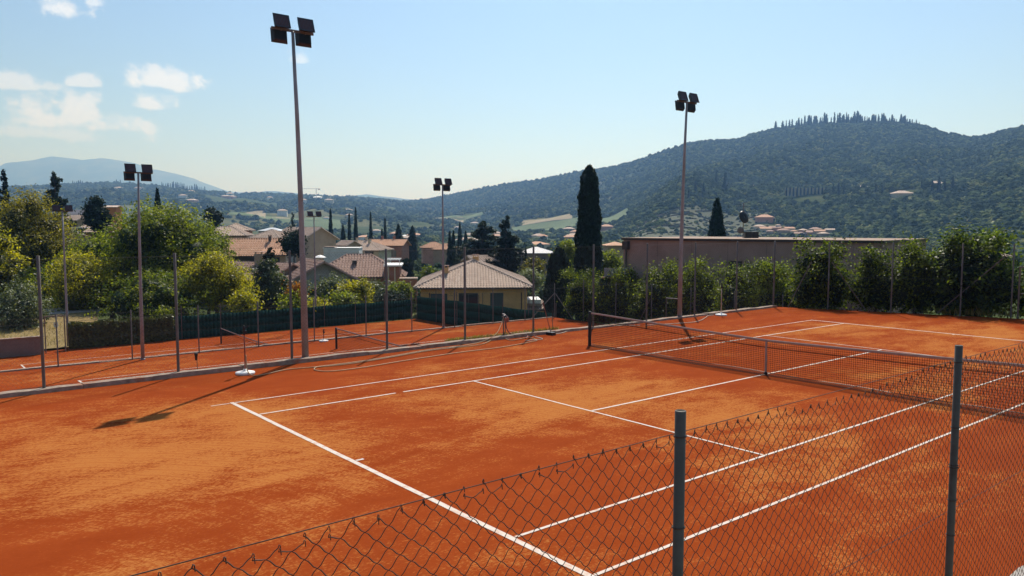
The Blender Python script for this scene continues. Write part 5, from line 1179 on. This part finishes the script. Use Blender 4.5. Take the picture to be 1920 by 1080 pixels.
def wood(name, label, pts, sc):
    me = bpy.data.meshes.new(name); me.vertices.add(len(pts)); me.vertices.foreach_set('co', np.ascontiguousarray(pts, np.float32).ravel())
    a = me.attributes.new('sc', 'FLOAT', 'POINT'); a.data.foreach_set('value', np.ascontiguousarray(sc, np.float32)); me.update()
    o = link(name, me); ng = bpy.data.node_groups.new(name, 'GeometryNodeTree'); ng.interface.new_socket('Geometry', in_out='INPUT', socket_type='NodeSocketGeometry'); ng.interface.new_socket('Geometry', in_out='OUTPUT', socket_type='NodeSocketGeometry')
    N, L = ng.nodes, ng.links; gi, go = N.new('NodeGroupInput'), N.new('NodeGroupOutput'); io = N.new('GeometryNodeInstanceOnPoints'); ci = N.new('GeometryNodeCollectionInfo')
    ci.inputs['Collection'].default_value = CP; ci.inputs['Separate Children'].default_value = True; ci.inputs['Reset Children'].default_value = True
    na = N.new('GeometryNodeInputNamedAttribute'); na.data_type = 'FLOAT'; na.inputs['Name'].default_value = 'sc'
    rv_ = N.new('FunctionNodeRandomValue'); rv_.data_type = 'FLOAT_VECTOR'; rv_.inputs[0].default_value = (-.1, -.1, 0); rv_.inputs[1].default_value = (.1, .1, 6.28)
    L.new(gi.outputs[0], io.inputs['Points']); L.new(ci.outputs[0], io.inputs['Instance']); io.inputs['Pick Instance'].default_value = True
    L.new(na.outputs['Attribute'], io.inputs['Scale']); L.new(rv_.outputs['Value'], io.inputs['Rotation']); L.new(io.outputs[0], go.inputs[0])
    md = o.modifiers.new('scatter', 'NODES'); md.node_group = ng
    return tag(o, label, 'woodland', kind='stuff')
rngw = np.random.default_rng(11); CLEAR.append((1512, 34, TT))
def in_field(xp, t, pad=0):
    k = np.zeros(len(xp), bool)
    for f_ in FIELDS: k |= (xp > f_[2] - pad) & (xp < f_[3] + pad) & (t > f_[4] - 8) & (t < f_[5] + 8)
    for x_, w_, t_ in CLEAR: k |= (np.abs(xp - x_) < w_) & (t > t_ - .06 * t_ * (.6 + .6 * np.abs(np.sin(xp * .9 + t_)))) & (t < t_ + 12)
    return k
def scatter(n, x0, x1, t0, t1, lo, hi, test=None):
    t = np.sqrt(rngw.random(n) * (t1 ** 2 - t0 ** 2) + t0 ** 2); xp = x0 + rngw.random(n) * (x1 - x0); k = ~in_field(xp, t)
    if test is not None: k &= test(xp, t)
    t, xp = t[k], xp[k]; s = t * (xp - 960) / FOC; X = CAM[0] + FH[0] * t + RV[0] * s; Y = CAM[1] + FH[1] * t + RV[1] * s
    return np.stack([X, Y, ground_xy(X, Y) - .4], 1), lo + rngw.random(len(t)) ** 1.5 * (hi - lo)
olive_zone = lambda xp, t: (xp > 1180) & (xp < 1445) & (t > 300) & (t < t_on(1300, 388))
a1 = scatter(85000, 740, 2400, 620, 2650, 2.3, 4.6, lambda xp, t: (t < tA(xp) + 12) & (t > tAf(xp) + 60) & ~olive_zone(xp, t))
a2 = scatter(60000, 1150, 2300, 480, 1560, 1.9, 4.2, lambda xp, t: (t < tA(xp) + 8) & (t > tAf(xp) + 10) & ~olive_zone(xp, t))
wood('woodland', 'dense woods covering the right hill', np.concatenate([a1[0], a2[0]]), np.concatenate([a1[1], a2[1]]))
a3 = scatter(40000, -350, 800, 1250, 2620, 2.6, 6.2, lambda xp, t: (np.sin(xp * .021 + t * .004) + np.sin(t * .011 + xp * .005) > -.9))
wood('woodland', 'woods and groves over the far left hill', *a3)
rows_t = np.repeat([t_on(1300, 446 - k * 3.6) for k in range(17)], 40); rows_x = np.tile(np.linspace(1180, 1445, 40), 17) + rngw.normal(size=17 * 40) * 2.6; rows_t = rows_t + 12 * np.sin(rows_x * .02) + rngw.normal(size=len(rows_t)) * 1.5
k = rngw.random(len(rows_t)) > .28; rows_t, rows_x = rows_t[k], rows_x[k]; s = rows_t * (rows_x - 960) / FOC; X = CAM[0] + FH[0] * rows_t + RV[0] * s; Y = CAM[1] + FH[1] * rows_t + RV[1] * s
wood('woodland', 'rows of small olive trees on the terraced slope', np.stack([X, Y, ground_xy(X, Y) - .3], 1), .8 + rngw.random(len(X)) * 1.2)
a4 = scatter(5200, 330, 1250, 250, 1300, 1.4, 4.4, lambda xp, t: (np.sin(xp * .05 + t * .013) + np.sin(t * .021 - xp * .017) > -.55) | (t < 500))
a5 = scatter(2600, -200, 1400, 130, 420, .9, 2.6, lambda xp, t: (t > 150 + 40 * np.sin(xp * .02)))
wood('woodland', 'gardens and groves over the valley floor', np.concatenate([a4[0], a5[0]]), np.concatenate([a4[1], a5[1]]))
a7 = scatter(2600, 1430, 2500, 110, 560, 1.3, 3.6)
wood('woodland', 'trees at the foot of the right hill', *a7)
a6 = scatter(1500, 470, 1160, 84, 215, .5, 1.35)
wood('woodland', 'garden shrubs and olive bushes between the town houses', *a6)

# ------------------------------------------------------------------ haze
hz = MB().box(-14500, 14500, -14500, 14500, -320, 900).build('haze', None)
hm = bpy.data.materials.new('haze'); hm.use_nodes = True; N, L = hm.node_tree.nodes, hm.node_tree.links; N.clear()
ho = N.new('ShaderNodeOutputMaterial'); pv = N.new('ShaderNodeVolumePrincipled'); pv.inputs['Color'].default_value = (.27, .52, 1, 1); pv.inputs['Absorption Color'].default_value = (.90, .93, 1, 1); pv.inputs['Density'].default_value = 2.1e-4; pv.inputs['Anisotropy'].default_value = .52
L.new(pv.outputs[0], ho.inputs['Volume']); hz.data.materials.clear(); hz.data.materials.append(hm)
try: hm.cycles.homogeneous_volume = True
except Exception: pass
tag(hz, 'pale blue summer haze filling the valley', 'haze', kind='stuff')
